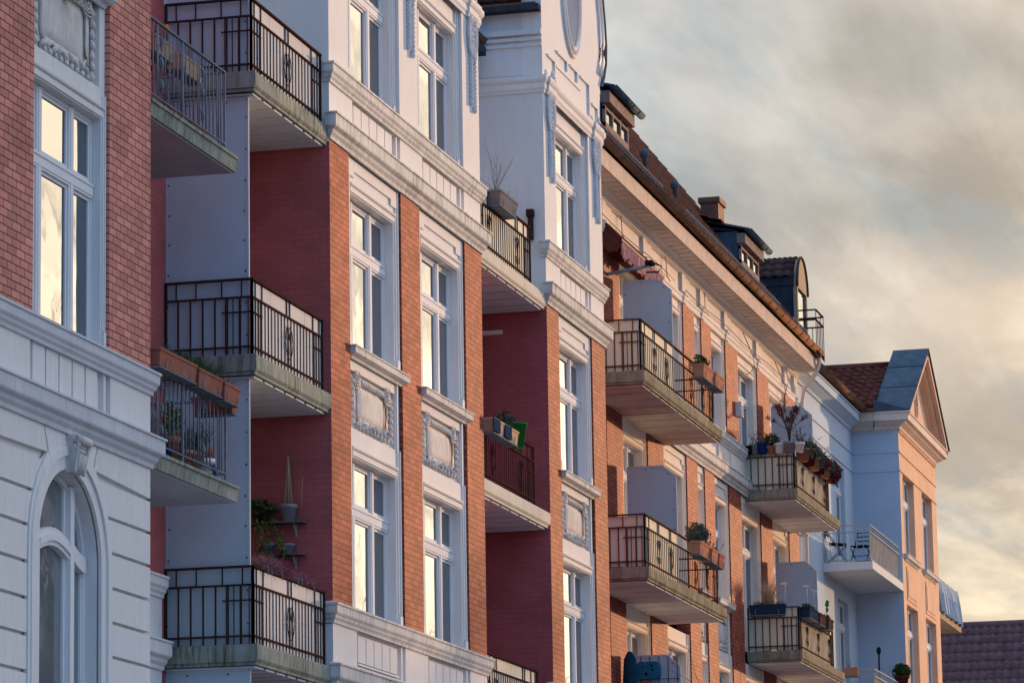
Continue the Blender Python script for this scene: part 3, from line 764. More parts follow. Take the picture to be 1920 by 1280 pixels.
# ================================================================== HOUSE 2 (bays A and B)
H2 = thing('bay_house', 'middle house with two projecting bays, red brick below and pinkish white plaster with garlands above', 'house', (55, 15, 0))
BA = (49.5, 57.75); BB = (62.12, 66.52)
GA = [(50.43, 53.09), (54.11, 56.73)]; GB = [(62.98, 65.50)]
def bay(bx, gaps):
    x0, x1 = bx
    xs = [x0]+[v for g in gaps for v in g]+[x1]
    mb = MB()
    for i in range(0, len(xs), 2): mb.box(xs[i], xs[i+1], YF, YF+.3, 7.5, 13.98)
    mb.m = 1
    mb.box(x0-.002, x0+.02, YF+.004, YW+.1, 7.5, 13.98); mb.box(x0+.001, x0+.3, YF+.3, YW+.1, 6.7, 7.5); mb.box(x1-.3, x1-.001, YF+.3, YW+.1, 6.7, 13.98)
    mb.box(x0+.3, x1-.3, YF+.42, YF+.46, 0, 17.3)
    part('brick_wall', mb, [BRICK, BSIDE], H2)
    mb = MB()
    for i in range(0, len(xs), 2): mb.box(xs[i], xs[i+1], YF, YF+.3, 15.05, 17.95)
    belt(mb, x0, x1, 14.30, 14.82, YF, [(g[0]+.2, g[1]) for g in gaps])
    lo = MB(); belt(lo, x0, x1, 6.70, 7.28, YF, [(g[0]+.2, g[1]) for g in gaps])
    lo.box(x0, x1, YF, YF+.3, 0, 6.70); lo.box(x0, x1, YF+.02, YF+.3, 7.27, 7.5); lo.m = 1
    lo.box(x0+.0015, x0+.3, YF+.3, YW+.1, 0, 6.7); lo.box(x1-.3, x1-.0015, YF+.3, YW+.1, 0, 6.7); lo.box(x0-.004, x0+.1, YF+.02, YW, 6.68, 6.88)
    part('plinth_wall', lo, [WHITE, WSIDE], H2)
    mb.box(x0, x1, YF+.02, YF+.3, 14.0, 14.31); mb.box(x0, x1, YF+.02, YF+.3, 14.81, 15.05)
    mb.m = 1
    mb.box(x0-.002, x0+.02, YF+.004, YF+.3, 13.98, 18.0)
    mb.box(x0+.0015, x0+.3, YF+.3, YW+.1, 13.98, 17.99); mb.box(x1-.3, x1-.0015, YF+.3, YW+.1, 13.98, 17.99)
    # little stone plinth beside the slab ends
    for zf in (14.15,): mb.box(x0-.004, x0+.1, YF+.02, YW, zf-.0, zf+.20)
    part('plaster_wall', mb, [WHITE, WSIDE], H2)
    for zt in (15.07, 7.55): mb = MB(); ring(mb, x0, x1, YF, YF+.09, prof_L1(zt)); part('cornice', mb, CORN, H2)
    for zt in (14.34, 6.72): mb = MB(); ring(mb, x0, x1, YF, YF+.02, prof_L2(zt)); part('cornice', mb, CORN, H2)
    for g0, g1 in gaps:
        w = g1-g0; o0, o1 = g0+.24, g1-.22
        mb = MB()
        surround(mb, g0, g1, 11.09, 13.98, o0, o1, 11.26, 13.48, YF+.06)
        earpanel(mb, g0, g1, 13.72, 13.975, YF+.06)
        surround(mb, g0, g1, 7.5, 10.13, o0, o1, 7.52, 9.72, YF+.06)
        mb.box(g0, g0+.20, YF+.061, YF+.3, 10.13, 11.09); mb.box(g1-.22, g1, YF+.061, YF+.3, 10.13, 11.09)
        mb.box(g1-.17, g1-.11, YF+.04, YF+.07, 10.10, 11.09)
        mb.box(g0+.2, g1-.22, YF+.062, YF+.3, 10.95, 11.09); mb.box(g0+.2, g1-.22, YF+.14, YF+.3, 10.13, 10.95)
        surround(mb, g0, g1, 15.05, 17.95, o0, o1, 15.07, 17.27, YF+.08)
        part('window_surround', mb, WHITE, H2)
        sill(H2, g0+.12, g1-.0, 11.26, YF+.04)
        relief(H2, g0+.22, g1-.24, 10.15, 10.93, YF+.07)
        po = [(o0+.47, .15), (o0+1.42 if w > 2.6 else o1-.78, .17)]
        if w < 2.58: po = [(o0+.42, .14), (o1-.72, .15)]
        for zb in (7.52, 11.26, 15.07): window(H2, o0, o1, zb, zb+2.21, YF+.20, po, (zb+1.40, zb+1.58))
bay(BA, GA); bay(BB, GB)
# frieze, garlands and capital mouldings
for bx, gaps, gx in ((BA, GA, (50.0, 53.62, 57.25)), (BB, GB, (62.55, 66.02))):
    mb = MB()
    mb.box(bx[0]+.004, bx[1]-.004, YF+.003, YF+.3, 17.95, 18.3 if bx is BA else 18.0)
    pr = [(0, 17.68), (.02, 17.68), (.03, 17.72), (.05, 17.75), (.05, 17.84), (.07, 17.86), (.09, 17.90), (.09, 17.97), (0, 17.99)]
    ring(mb, bx[0], bx[1], YF, YF+1.27, pr)
    for x in gx:                         # pilaster caps break forward
        ring(mb, x-.24, x+.24, YF-.03, YF, pr)
        mb.box(x-.42, x+.42, YF-.045, YF, 15.08, 17.70) if False else None
    if bx is BA: mb.box(BA[0], BA[1], YF, YF+.3, 18.3, 19.6)
    part('frieze', mb, WHITE, H2)
    for x in gx: garland(H2, x+.02, 17.95, YF, 1.72)
# gable over bay B: shaped front with oval opening
cg = 64.32
half = [(2.2, 17.95), (2.2, 18.4), (2.24, 18.85), (2.42, 19.05), (2.60, 19.35), (2.64, 19.7), (2.58, 20.1), (2.42, 20.6), (2.1, 21.2), (1.6, 21.8), (.9, 22.2), (0, 22.35)]
poly = [(cg+x, z) for x, z in half]+[(cg-min(x, 2.22), z) for x, z in reversed(half[:-1])]
def zat(x):     # top outline height
    return 0
ecx, ecz, erx, erz = 64.35, 20.05, .62, 1.05
mb = MB()
# build the front plate as two halves round the oval
ovR = [(ecx+erx*math.cos(R(a)), ecz+erz*math.sin(R(a))) for a in range(-90, 91, 9)]
ovL = [(ecx+erx*math.cos(R(a)), ecz+erz*math.sin(R(a))) for a in range(90, 271, 9)]
right = [p for p in poly if p[0] > ecx]; 
rp = [(ecx, 17.95)]+[(cg+x, z) for x, z in half[:-1]]+[(ecx, 22.35)]+list(reversed(ovR))
lp = [(ecx, 22.35)]+[(cg-min(x, 2.22), z) for x, z in reversed(half[:-1])]+[(ecx, 17.95)]+list(reversed(ovL))
mb.pxz(rp, YF+.001, YF+.35); mb.pxz(lp, YF+.001, YF+.35)
mb.box(ecx-.7, ecx+.7, YF+.24, YF+.34, 18.9, 21.2)
for r1, yy in ((1.0, -.03), (1.13, -.015)):
    mb.tube([(ecx+erx*r1*math.cos(R(a)), YF+yy, ecz+erz*r1*math.sin(R(a))) for a in range(0, 361, 10)], .04, 6)
# keyed niches: little labels with hoods
for a, b, z0_, z1_ in ((62.46, 62.96, 18.0, 18.42), (63.14, 63.88, 18.47, 18.65), (64.14, 64.66, 18.46, 18.65), (64.92, 65.58, 17.99, 18.64), (65.82, 66.24, 18.0, 18.35)):
    mb.box(a, b, YF-.035, YF+.01, z1_-.02, z1_+.02)
    mb.box(b-.03, b+.02, YF-.035, YF+.01, z0_, z1_-.021)
mb.box(63.1, 64.95, YF-.02, YF+.01, 18.37, 18.40)
mb.tube([(cg+x-.16, YF-.03, z) for x, z in half[3:]], .035, 6); mb.tube([(cg+x-.34, YF-.015, z) for x, z in half[3:-1]], .03, 6)
part('gable', mb, WHITE, H2)
g = MB(); g.box(ecx-.45, ecx+.45, YF+.2, YF+.235, 19.1, 21.0)
part('gable_window', g, GLASS, H2)
mb = MB(); 
for sgn in (1,):
    pts = [(cg+x+.02, z) for x, z in half[2:]]
    for i in range(len(pts)-1):
        (xa, za), (xb, zb_) = pts[i], pts[i+1]
        mb.add([(xa, YF-.06, za), (xb, YF-.06, zb_), (xb, YF+.42, zb_), (xa, YF+.42, za), (xa+.03, YF-.06, za+.02), (xb+.03, YF-.06, zb_+.02), (xb+.03, YF+.42, zb_+.02), (xa+.03, YF+.42, za+.02)],
               [(0, 1, 2, 3), (7, 6, 5, 4), (0, 4, 5, 1), (3, 2, 6, 7), (1, 5, 6, 2), (0, 3, 7, 4)])
    pts = [(cg-min(x, 2.22)-.02, z) for x, z in half[5:]]
    for i in range(len(pts)-1):
        (xa, za), (xb, zb_) = pts[i], pts[i+1]
        mb.add([(xa, YF-.06, za), (xb, YF-.06, zb_), (xb, YF+.42, zb_), (xa, YF+.42, za), (xa-.03, YF-.06, za+.02), (xb-.03, YF-.06, zb_+.02), (xb-.03, YF+.42, zb_+.02), (xa-.03, YF+.42, za+.02)],
               [(0, 1, 2, 3), (7, 6, 5, 4), (0, 4, 5, 1), (3, 2, 6, 7), (1, 5, 6, 2), (0, 3, 7, 4)])
part('metal_coping', mb, ZINC, H2)
# side walls of the gable attic with mouldings, gutter, cross roof
mb = MB()
for sg, xx in ((-1, BB[0]), (1, BB[1])):
    mb = MB(); mb.box(xx-sg*.002, xx-sg*.3, YF+.35, YW+2.2, 18.0, 19.15)
    for o, z0_, z1_ in ((.03, 18.50, 18.56), (.05, 18.60, 18.66), (.08, 18.70, 18.80)):
        mb.box(xx+sg*o, xx-sg*.1, YF+.002, YW+2, z0_, z1_)
    part('attic_side', mb, WSIDE, H2)
def slope(mb, p, q, w, n, step, thick=.03, wave=.02):
    """tiled slope: p,q = ends of eave, w = vector up the slope, n = courses"""
    p = Vector(p); q = Vector(q); w = Vector(w); e = (q-p); nn = e.cross(w).normalized()
    if nn.z < 0: nn = -nn
    k = max(2, int(e.length/step)); sub = 4
    for i in range(n):
        a = w*(i/n); b = w*((i+1)/n+.01)
        vs = []; m = k*sub
        for j in range(m+1):
            t = j/m; hgt = wave*math.sin(2*math.pi*j/sub)
            vs.append(p+e*t+a+nn*(thick+hgt)); vs.append(p+e*t+b+nn*hgt); vs.append(p+e*t+a+nn*(hgt-.005))
        fs = []
        for j in range(m):
            o = j*3; fs.append((o, o+3, o+4, o+1)); fs.append((o+2, o+5, o+3, o))
        mb.add(vs, fs, True)
mb = MB()
hz = 4.0
slope(mb, (61.95, 18.9, 19.3), (61.95, 15.3, 19.3), (2.3, 0, 2.9), 9, .25)
slope(mb, (66.7, 15.3, 19.3), (66.7, 18.9, 19.3), (-2.3, 0, 2.9), 9, .25)
slope(mb, (57.7, 16.2, 18.6), (62.2, 16.2, 18.6), (0, 3.4, 4.1), 14, .25)
slope(mb, (45.8, 16.2, 18.6), (57.8, 16.2, 18.6), (0, 3.4, 4.1), 14, .25)
part('roof', mb, TILEB, H2)
def gutter(mb, p, q, r=.085, n=8, seam=.55, dir_out=(0, -1, 0)):
    p = Vector(p); q = Vector(q); d = (q-p).normalized(); o = Vector(dir_out); vs = []; L = (q-p).length
    for c in (p, q):
        for k in range(n+1):
            a = math.pi*k/n; vs.append(c+o*math.cos(a)*r-Vector((0, 0, 1))*math.sin(a)*r)
    for c in (p, q):
        for k in range(n+1):
            a = math.pi*k/n; vs.append(c+o*math.cos(a)*(r-.008)-Vector((0, 0, 1))*math.sin(a)*(r-.008))
    m = n+1; fs = []
    for k in range(n): fs += [(k, k+1, m+k+1, m+k), (2*m+k, 3*m+k, 3*m+k+1, 2*m+k+1)]
    fs += [tuple(range(m)), tuple(range(2*m-1, m-1, -1))]
    mb.add(vs, fs, True)
    mb.tube([p+o*r, q+o*r], .013, 6)
    t = seam
    while t < L:
        c = p+d*t
        mb.tube([c+o*math.cos(math.pi*k/6)*(r+.004)-Vector((0, 0, 1))*math.sin(math.pi*k/6)*(r+.004) for k in range(7)], .009, 4)
        t += seam
mb = MB(); gutter(mb, (61.98, 15.05, 19.22), (61.98, 18.5, 19.22), dir_out=(-1, 0, 0)); part('gutter', mb, COPPER, H2)
mb = MB(); gutter(mb, (57.7, 16.0, 18.62), (61.9, 16.0, 18.62)); part('gutter', mb, COPPER, H2)
mb = MB(); gutter(mb, (45.8, 16.0, 18.62), (49.4, 16.0, 18.62)); part('gutter', mb, COPPER, H2)
mb = MB(); mb.box(61.9, 62.1, 15.0, 18.4, 19.1, 19.2); mb.box(57.75, 61.95, 15.95, 16.3, 18.35, 18.5); part('eave_board', mb, SLATE, H2)
mb = MB(); mb.tube([(61.5, 16.05, 18.55), (61.5, 16.05, 17.75), (61.25, 16.2, 17.45), (61.25, 16.2, 14.2)], .06, 10); part('downpipe', mb, WSIDE, H2)
# recessed walls of the loggias
mb = MB()
for a, b in ((46.2, BA[0]), (BA[1], BB[0])):
    mb.box(a, b, YW+.002, YW+.25, 0, 13.95)
mb.m = 1
for a, b in ((46.2, BA[0]), (BA[1], BB[0])): mb.box(a, b, YW+.002, YW+.25, 13.95, 18.4)
part('loggia_wall', mb, [BSIDE, WSIDE], H2)
for zt in (2.95, 6.68, 10.41, 14.15):
    top_ = zt+3.35
    balcony(H2, 46.2, BA[0], zt, orn=(1.55,), right=False, sheet=[(46.36, 49.35)], sidesheet=False, screen=(46.36, 15.16, YW, zt+3.42 if zt < 14 else 17.6, 0), rx1=49.38, slabm=CONC, label='left balcony', sheetm=SHEETG, step=.14)
    balcony(H2, BA[1], BB[0], zt, orn=(.75, 2.6) , left=False, right=False, sheet=None if abs(zt-10.41) < .1 else [(57.95, 61.3)], rx1=61.36, slabm=SLABW, step=.14)
mb = MB()   # doors at the back of the loggias
for zt in (6.68, 10.41, 14.15):
    for a in (47.0, 58.6):
        window(H2, a, a+1.5, zt+.05, zt+2.4, YW-.06, [(a+.75, .1)], None)
mb.add([(0, 0, 0)], []) if False else None

# ================================================================== HOUSE 3 (long eaves)
H3 = thing('eaves_house', 'long house with deep boarded eaves, copper gutter and big concrete balconies behind the gabled bay', 'house', (80, 16.2, 0))
Y3 = 16.2
P3 = [(66.55, 71.2), (71.9, 73.3), (75.67, 77.2), (79.59, 80.75), (81.54, 82.62), (84.29, 85.72), (88.18, 89.66), (91.95, 93.25)]
G3 = [(71.2, 71.9), (73.3, 75.67), (77.2, 79.59), (80.75, 81.54), (82.62, 84.29), (85.72, 88.18), (89.66, 91.95)]
EX = 93.7
mb = MB()
for a, b in P3:
    mb.box(a, b, Y3, Y3+.3, 15.05, 17.34); mb.box(a, b, Y3, Y3+.3, 0, 13.98)
mb.m = 1; mb.box(66.6, EX, Y3+.42, Y3+.5, 0, 18.5)
part('brick_wall', mb, [BRICK, BSIDE], H3)
mb = MB()
mb.box(66.55, EX, Y3+.06, Y3+.3, 17.34, 18.30)
for a, b in P3[1:]:
    mb.box(a, a+.34, Y3, Y3+.07, 17.50, 18.0); mb.box(a+.34, a+.95, Y3+.03, Y3+.07, 17.50, 18.0)
mb.box(66.55, EX, Y3+.015, Y3+.07, 17.95, 18.02)
mb.box(66.55, EX, Y3+.001, Y3+.3, 13.98, 15.05)
mb.box(EX-.45, EX, Y3+.001, Y3+.3, 0, 18.0)
for a, b in G3:
    w = b-a; o0, o1 = a+min(.3, w*.16), b-min(.26, w*.14)
    bal = a in (73.3, 85.72, 89.66, 77.2)
    if w < .85: o0, o1 = a+.14, b-.14
    surround(mb, a, b, 15.05 if not bal else 14.15, 17.34, o0, o1, 15.1 if not bal else 14.2, 16.96, Y3+.06)
    surround(mb, a, b, 11.09 if not bal else 10.42, 13.98, o0, o1, 11.26 if not bal else 10.45, 13.46, Y3+.06)
    surround(mb, a, b, 7.0, 10.13, o0, o1, 7.5, 9.72, Y3+.06)
    earpanel(mb, a, b, 13.74, 13.97, Y3+.06)
    if not bal:
        mb.box(a, a+w*.1, Y3+.061, Y3+.3, 10.13, 11.09); mb.box(b-w*.12, b, Y3+.061, Y3+.3, 10.13, 11.09); mb.box(a, b, Y3+.14, Y3+.3, 10.13, 11.09)
for a, b in ((77.75, 79.3), (82.9, 84.0), (80.9, 81.45)):   # sunk labels in the belt
    if b-a > 1: fluted(mb, a, b, a+.1, b-.1, 14.42, 14.74, Y3-.06, 4)
mb.pxz([(84.5, 14.42), (85.3, 14.42), (85.3, 14.74), (84.5, 14.74)], Y3-.03, Y3+.02)
part('plaster_wall', mb, CREAM, H3)
for a, b in G3:
    w = b-a; o0, o1 = a+min(.3, w*.16), b-min(.26, w*.14)
    bal = a in (73.3, 85.72, 89.66, 77.2)
    if w < .85: o0, o1 = a+.14, b-.14
    po = [(o0+(o1-o0)*.52, .13)] if w > 1.2 else []
    window(H3, o0, o1, 15.1 if not bal else 14.2, 16.96, Y3+.20, po, (16.3, 16.45))
    window(H3, o0, o1, 11.26 if not bal else 10.45, 13.46, Y3+.20, po, (12.72, 12.87))
    window(H3, o0, o1, 7.5, 9.72, Y3+.20, po, (8.95, 9.1))
    if not bal and w > 1.2:
        sill(H3, a+.1, b-.05, 11.26, Y3+.05, CORN); relief(H3, a+.2, b-.22, 10.15, 10.93, Y3+.07)
    elif not bal:
        sill(H3, a+.08, b-.05, 11.26, Y3+.05, CORN); relief(H3, a+.12, b-.14, 10.15, 10.93, Y3+.07)
mb = MB()
strip(mb, 77.55, 86.25, Y3, prof_L1(15.07)); part('cornice', mb, CORN, H3)
mb = MB(); strip(mb, 66.6, 93.7, Y3, prof_L2(14.34)); part('cornice', mb, CORN, H3)
mb = MB()
strip(mb, 66.6, EX, Y3+.04, [(0, 17.30), (.045, 17.30), (.05, 17.33), (.05, 17.40), (.07, 17.42), (.07, 17.47), (0, 17.49)])
for a, b in P3[1:]:
    strip(mb, a-.03, a+.26, Y3+.0, [(0, 17.31), (.03, 17.31), (.03, 17.36), (.05, 17.39), (.05, 17.46), (.08, 17.48), (.08, 17.53), (0, 17.56)])
strip(mb, 66.6, EX, Y3+.0, [(0, 17.97), (.02, 17.97), (.03, 18.0), (.06, 18.03), (.07, 18.06), (.12, 18.09), (.16, 18.12), (.16, 18.18), (0, 18.18)])
part('architrave', mb, CREAM, H3)
# eaves: boarded soffit, fascia, gutter
mb = MB()
n = 118; x = 66.6
while x < EX-.05:
    mb.box(x+.035, x+.385, 15.74, Y3-.15, 18.125, 18.165); x += .42
mb.m = 1; mb.box(66.6, EX, 15.7, Y3+.2, 18.19, 18.22)
part('soffit', mb, [BOARD, DARKIN], H3)
mb = MB(); mb.box(66.6, EX+.02, 15.68, 15.73, 18.12, 18.46); mb.box(EX-.03, EX+.02, 15.73, Y3+.4, 18.12, 18.46); part('fascia', mb, FASC, H3)
mb = MB(); mb.box(66.6, EX, 15.69, 16.0, 18.47, 18.66); part('eave_board', mb, DARKIN, H3)
mb = MB(); gutter(mb, (66.6, 15.60, 18.60), (EX+.05, 15.60, 18.60), r=.10, seam=.83)
part('gutter', mb, COPPER, H3)
mb = MB(); mb.tube([(EX-.15, 15.6, 18.52), (EX-.15, 15.6, 18.30), (EX-.1, 15.7, 18.05), (EX+.05, 16.05, 17.70), (EX+.05, 16.1, 17.3), (EX+.05, 16.1, 0)], .06, 10)
for z in (17.0, 14.0, 11.0): mb.box(EX-.03, EX+.13, 16.02, 16.2, z, z+.03)
part('downpipe', mb, CREAM, H3)
# roof, about 51 degrees
RS = 1.265
mb = MB()
slope(mb, (66.5, 15.62, 18.60), (93.6, 15.62, 18.60), (0, 5.2, 5.2*RS+.1), 22, .24, thick=.07, wave=.03)
mb.tube([(66.5, 20.85, 18.68+5.3*RS), (93.6, 20.85, 18.68+5.3*RS)], .12, 8)
part('roof', mb, TILEB, H3)
mb = MB(); mb.pyz([(15.6, 18.5), (20.8, 18.5), (20.8, 18.5+5.2*RS)], 93.3, 93.6); mb.pyz([(15.6, 18.5), (20.8, 18.5), (20.8, 18.5+5.2*RS)], 66.6, 66.9)
mb.box(93.2, 93.5, 20.8, 26, 18.5, 24.5); mb.box(66.6, EX, 22, 28, 0, 18)
part('gable_wall', mb, CREAM, H3)
mb = MB()
for x in (86.6, 90.7):
    mb.tube([(x, Y3+.02, 17.9), (x+.1, Y3-.03, 17.75), (x+.75, Y3-.07, 17.45), (x+.9, Y3-.07, 17.25), (x+.55, Y3-.03, 17.02), (x+.3, Y3, 16.95)], .012, 5)
for x in (73.6, 77.9, 82.0): mb.tube([(x, Y3-.0, 18.0), (x+.02, Y3-.01, 17.6), (x+.3, Y3-.02, 17.5)], .010, 5)
for a in (66.8, 79.9): mb.tube([(a+1.2*k, Y3-.005, 17.64-.03*math.sin(k*1.3)) for k in range(11)], .010, 5)
part('cable', mb, DBOARD, H3)
mb = MB()    # snow guard just above the gutter
for a, b in ((66.8, 75.3), (77.6, 88.6), (90.4, 92.4)):
    yg, zg = 15.68, 18.74
    mb.bar((a, yg, zg+.16), (b, yg, zg+.16), .02); mb.bar((a, yg, zg), (b, yg, zg), .016)
    k = int((b-a)/.11)
    for i in range(k): mb.bar((a+.11*i, yg, zg), (a+.11*i, yg, zg+.16), .008)
    k = int((b-a)/1.1)
    for i in range(k+1): mb.bar((a+1.1*i, yg, zg-.06), (a+1.1*i, yg, zg+.17), .022)
part('snow_guard', mb, RAILG, H3)
def roofz(y): return 18.62+(y-15.52)*RS
def dormer(x0, x1, label):
    yf = 16.4; zb = roofz(yf)-.1; zt = 20.50
    mb = MB(); mb.pyz([(yf+.03, zb), (yf+2.6, zt+.3), (yf+2.6, zt), (yf+.03, zt)], x0, x0+.06); mb.pyz([(yf+.03, zb), (yf+2.6, zt+.3), (yf+2.6, zt), (yf+.03, zt)], x1-.06, x1)
    for i in range(4):          # raised seams on the near cheek
        mb.box(x0-.02, x0, yf+.15+.3*i, yf+.17+.3*i, zb+.25+.37*i, zt)
    mb.pyz([(yf+2.9, zt+.0), (yf+.1, zt+.0), (yf+.1, zt+.05), (yf+2.9, zt+.55)], x0+.06, x1-.06)
    d = part('dormer', mb, ZINC, H3, label)
    mb = MB(); n = 3; w = (x1-x0)/n
    for i in range(n+1): mb.box(x0+i*w-.04+(.04 if i == 0 else -.04 if i == n else 0), x0+i*w+.04+(.04 if i == 0 else -.04 if i == n else 0), yf-.03, yf+.05, zb, zt-.2)
    mb.box(x0, x1, yf-.035, yf+.05, zt-.42, zt-.36); mb.box(x0, x1, yf-.035, yf+.05, zb, zb+.18)
    part('window', mb, DBOARD, d)
    mb = MB(); mb.box(x0+.05, x1-.05, yf+.01, yf+.03, zb+.1, zt-.2); part('pane', mb, GLASSR, d)
    mb = MB(); mb.box(x0-.05, x1+.12, yf-.14, yf+.06, zt-.30, zt-.06); part('eave_box', mb, DBOARD, d)
    mb = MB(); gutter(mb, (x0-.1, yf-.22, zt+.02), (x1+.45, yf-.22, zt+.02), r=.08)
    mb.pyz([(yf-.26, zt+.0), (yf-.26, zt+.04), (yf+2.0, zt+.62), (yf+2.0, zt+.56)], x0-.1, x1+.45)
    part('flat_roof', mb, ZINC, d)
    mb = MB(); slope(mb, (x0-.45, yf+.35, zt+.18), (x1+.2, yf+.35, zt+.18), (0, 2.2, .72), 7, .24)
    part('tile_cover', mb, TILE, d)
dormer(73.1, 75.25, 'left dormer'); dormer(87.5, 89.75, 'right dormer')
# arch-topped dormer with small iron balcony
yf = 16.0
mb = MB(); xa, xb = 93.0-.15, 94.45-.15
zb = 19.0
mb.pyz([(yf+.05, zb), (yf+1.14, 20.42), (yf+.05, 20.42)], xa+.05, xa+.1)
mb.pyz([(yf+.05, zb), (yf+1.14, 20.42), (yf+.05, 20.42)], xb-.1, xb-.05); mb.box(xa+.06, xb-.06, yf+.9, yf+1.0, 20.30, 20.41)
d = part('dormer', mb, SLATE, H3, 'arch-topped dormer')
mb = MB(); cx = (xa+xb)/2; r = (xb-xa)/2
mb.pxz([(cx+r*math.cos(R(a)), 20.15+.83*math.sin(R(a))) for a in range(0, 181, 12)], yf-.02, yf+.06)
mb.box(xa, xa+.12, yf-.02, yf+.08, zb, 20.15); mb.box(xb-.12, xb, yf-.02, yf+.08, zb, 20.15)
part('arched_front', mb, STRAW, d)
mb = MB(); mb.box(xa+.12, xb-.12, yf+.03, yf+.05, zb, 20.15); part('pane', mb, GLASSR, d)
mb = MB(); mb.tube([(cx+(r+.03)*math.cos(R(a)), yf-.03, 20.15+.86*math.sin(R(a))) for a in range(0, 181, 12)], .035, 6)
slope(mb, (cx-r-.06, yf+3.0, 20.42), (cx-r-.06, yf+.06, 20.42), (r+.06, 0, .62), 3, .25, wave=.03); slope(mb, (cx+r+.06, yf+.06, 20.42), (cx+r+.06, yf+3.0, 20.42), (-r-.06, 0, .62), 3, .25, wave=.03)
part('tile_cover', mb, TILEB, d)
mb = MB(); mb.pxz([(xa+.02, 20.2), (xb-.02, 20.2), (xb+.0, 20.40), (cx, 20.98), (xa, 20.40)], yf+.07, yf+3.0); part('gable_fill', mb, SLATE, d)
mb = MB(); bx0, bx1, by0, by1, bz = 92.95, 94.05, 15.55, 16.1, 18.5
for p, q in (((bx0, by1), (bx0, by0)), ((bx0, by0), (bx1, by0)), ((bx1, by0), (bx1, by1))):
    for z in (bz+1.05, bz+.8, bz+.02): mb.bar((*p, z), (*q, z), .035)
    L = math.hypot(q[0]-p[0], q[1]-p[1]); k = int(L/.2)
    for i in range(k+1): t = i/k; mb.bar((p[0]+(q[0]-p[0])*t, p[1]+(q[1]-p[1])*t, bz-.1), (p[0]+(q[0]-p[0])*t, p[1]+(q[1]-p[1])*t, bz+(1.05 if i % 3 == 0 else .8)), .016)
for i in range(9): mb.bar((bx0, by0+.12*i, bz-.04), (bx1, by0+.12*i, bz-.04), .03)

part('roof_balcony', mb, RAIL, d)
mb = MB(); mb.box(90.0, 90.75, 17.38, 17.82, 20.3, 21.80); mb.box(89.95, 90.8, 17.33, 17.87, 21.80, 21.93); part('chimney', mb, CHIM, H3)
for i, (x, y) in enumerate(((77.4, 16.5), (80.5, 16.5))):
    mb = MB(); z = roofz(y)
    mb.lathe(x, y, [(.05, z-.1), (.05, z+.16), (.085, z+.19), (.10, z+.27), (.07, z+.34), (.01, z+.37)], 12); part('roof_vent', mb, ZINC, H3)

B3 = []
for zt, k in ((14.15, 0), (10.42, 1), (6.70, 2)):
    balcony(H3, 69.9, 77.5, zt, orn=(1.25, 2.35, 4.7, 5.9), right=True, sheet=[(70.05, 73.1)], screen=(73.05, 15.10, 16.06, zt+2.36, .26), rx1=76.95, thick=.21, boards=9, slabm=CONC3, soffm=BOARD if k == 0 else SOFF)
    balcony(H3, 86.4, 92.3, zt, orn=(1.1, 2.6, 4.1), right=True, sheet=[(86.55, 91.2)], screen=(89.2, 15.10, 16.06, zt+2.36, .26), rx1=91.2, thick=.2, boards=8, slabm=CONC3)

# ================================================================== HOUSE 4 (white, pointed gable)
H4 = thing('gabled_house', 'far white house with a pointed gable, its orange-lit front beyond the long eaves', 'house', (106, 15, 0))
X40, X41 = 102.62, 109.65
Y4 = 16.28
ops = [(103.15, 105.2), (106.72, 108.75)]
rows = [(14.62, 16.84), (10.9, 13.26), (7.1, 9.5)]
mb = MB()
xs = [X40, ops[0][0], ops[0][1], ops[1][0], ops[1][1], X41]
for i in (0, 2, 4): mb.box(xs[i], xs[i+1], YF, YF+.3, 0, 18.0)
for a, b in ops:
    zz = [0]+[v for r_ in reversed(rows) for v in r_]+[18.0]
    for i in range(0, len(zz), 2): mb.box(a, b, YF+.001, YF+.3, zz[i], zz[i+1])
for z in (17.36, 16.85): strip(mb, X40, X41, YF, [(0, z-.03), (.03, z-.025), (.03, z+.0), (0, z+.03)])
strip(mb, X40, X41, YF, [(0, 17.9), (.04, 17.9), (.05, 17.94), (0, 17.97)])
for a, b in ops:            # framed panels under the sills
    for z0_, z1_ in ((13.38, 14.28), (9.62, 10.55)):
        mb.box(a+.12, b-.12, YF-.02, YF+.01, z0_, z1_); mb.box(a+.22, b-.22, YF-.035, YF, z0_+.1, z1_-.1)
part('front_wall', mb, H4LIT, H4)
mb = MB()
mb.box(X40-.003, X40+.02, YF+.004, Y4+.2, 0, 18.0); mb.box(X41-.3, X41-.002, YF+.3, Y4+2, 0, 18.0); mb.box(X40+.3, X41-.3, YF+.4, YF+.45, 0, 18)
for z in (17.36, 16.85): mb.box(X40-.025, X40+.01, YF+.002, Y4, z-.03, z+.02)
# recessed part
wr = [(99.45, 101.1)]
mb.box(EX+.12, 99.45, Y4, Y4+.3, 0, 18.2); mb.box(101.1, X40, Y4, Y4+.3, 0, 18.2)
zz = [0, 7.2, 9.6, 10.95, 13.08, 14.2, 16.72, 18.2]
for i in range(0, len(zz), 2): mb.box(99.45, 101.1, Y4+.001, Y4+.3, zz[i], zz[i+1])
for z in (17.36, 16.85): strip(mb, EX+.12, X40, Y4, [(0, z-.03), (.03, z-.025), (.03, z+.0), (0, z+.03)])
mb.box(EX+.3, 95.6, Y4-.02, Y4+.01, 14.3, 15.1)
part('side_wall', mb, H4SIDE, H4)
mb = MB()
for zt in (14.58, 10.86):
    for a, b in ops: pass
for a, b in ops: sill(H4, a-.12, b+.14, 14.60, YF, CORN); sill(H4, a-.12, b+.14, 10.88, YF, CORN)
for z0_, z1_ in rows:
    for a, b in ops: window(H4, a, b, z0_+.01, z1_-.01, YF+.16, [((a+b)/2+.15, .13)], (z1_-.78, z1_-.62))
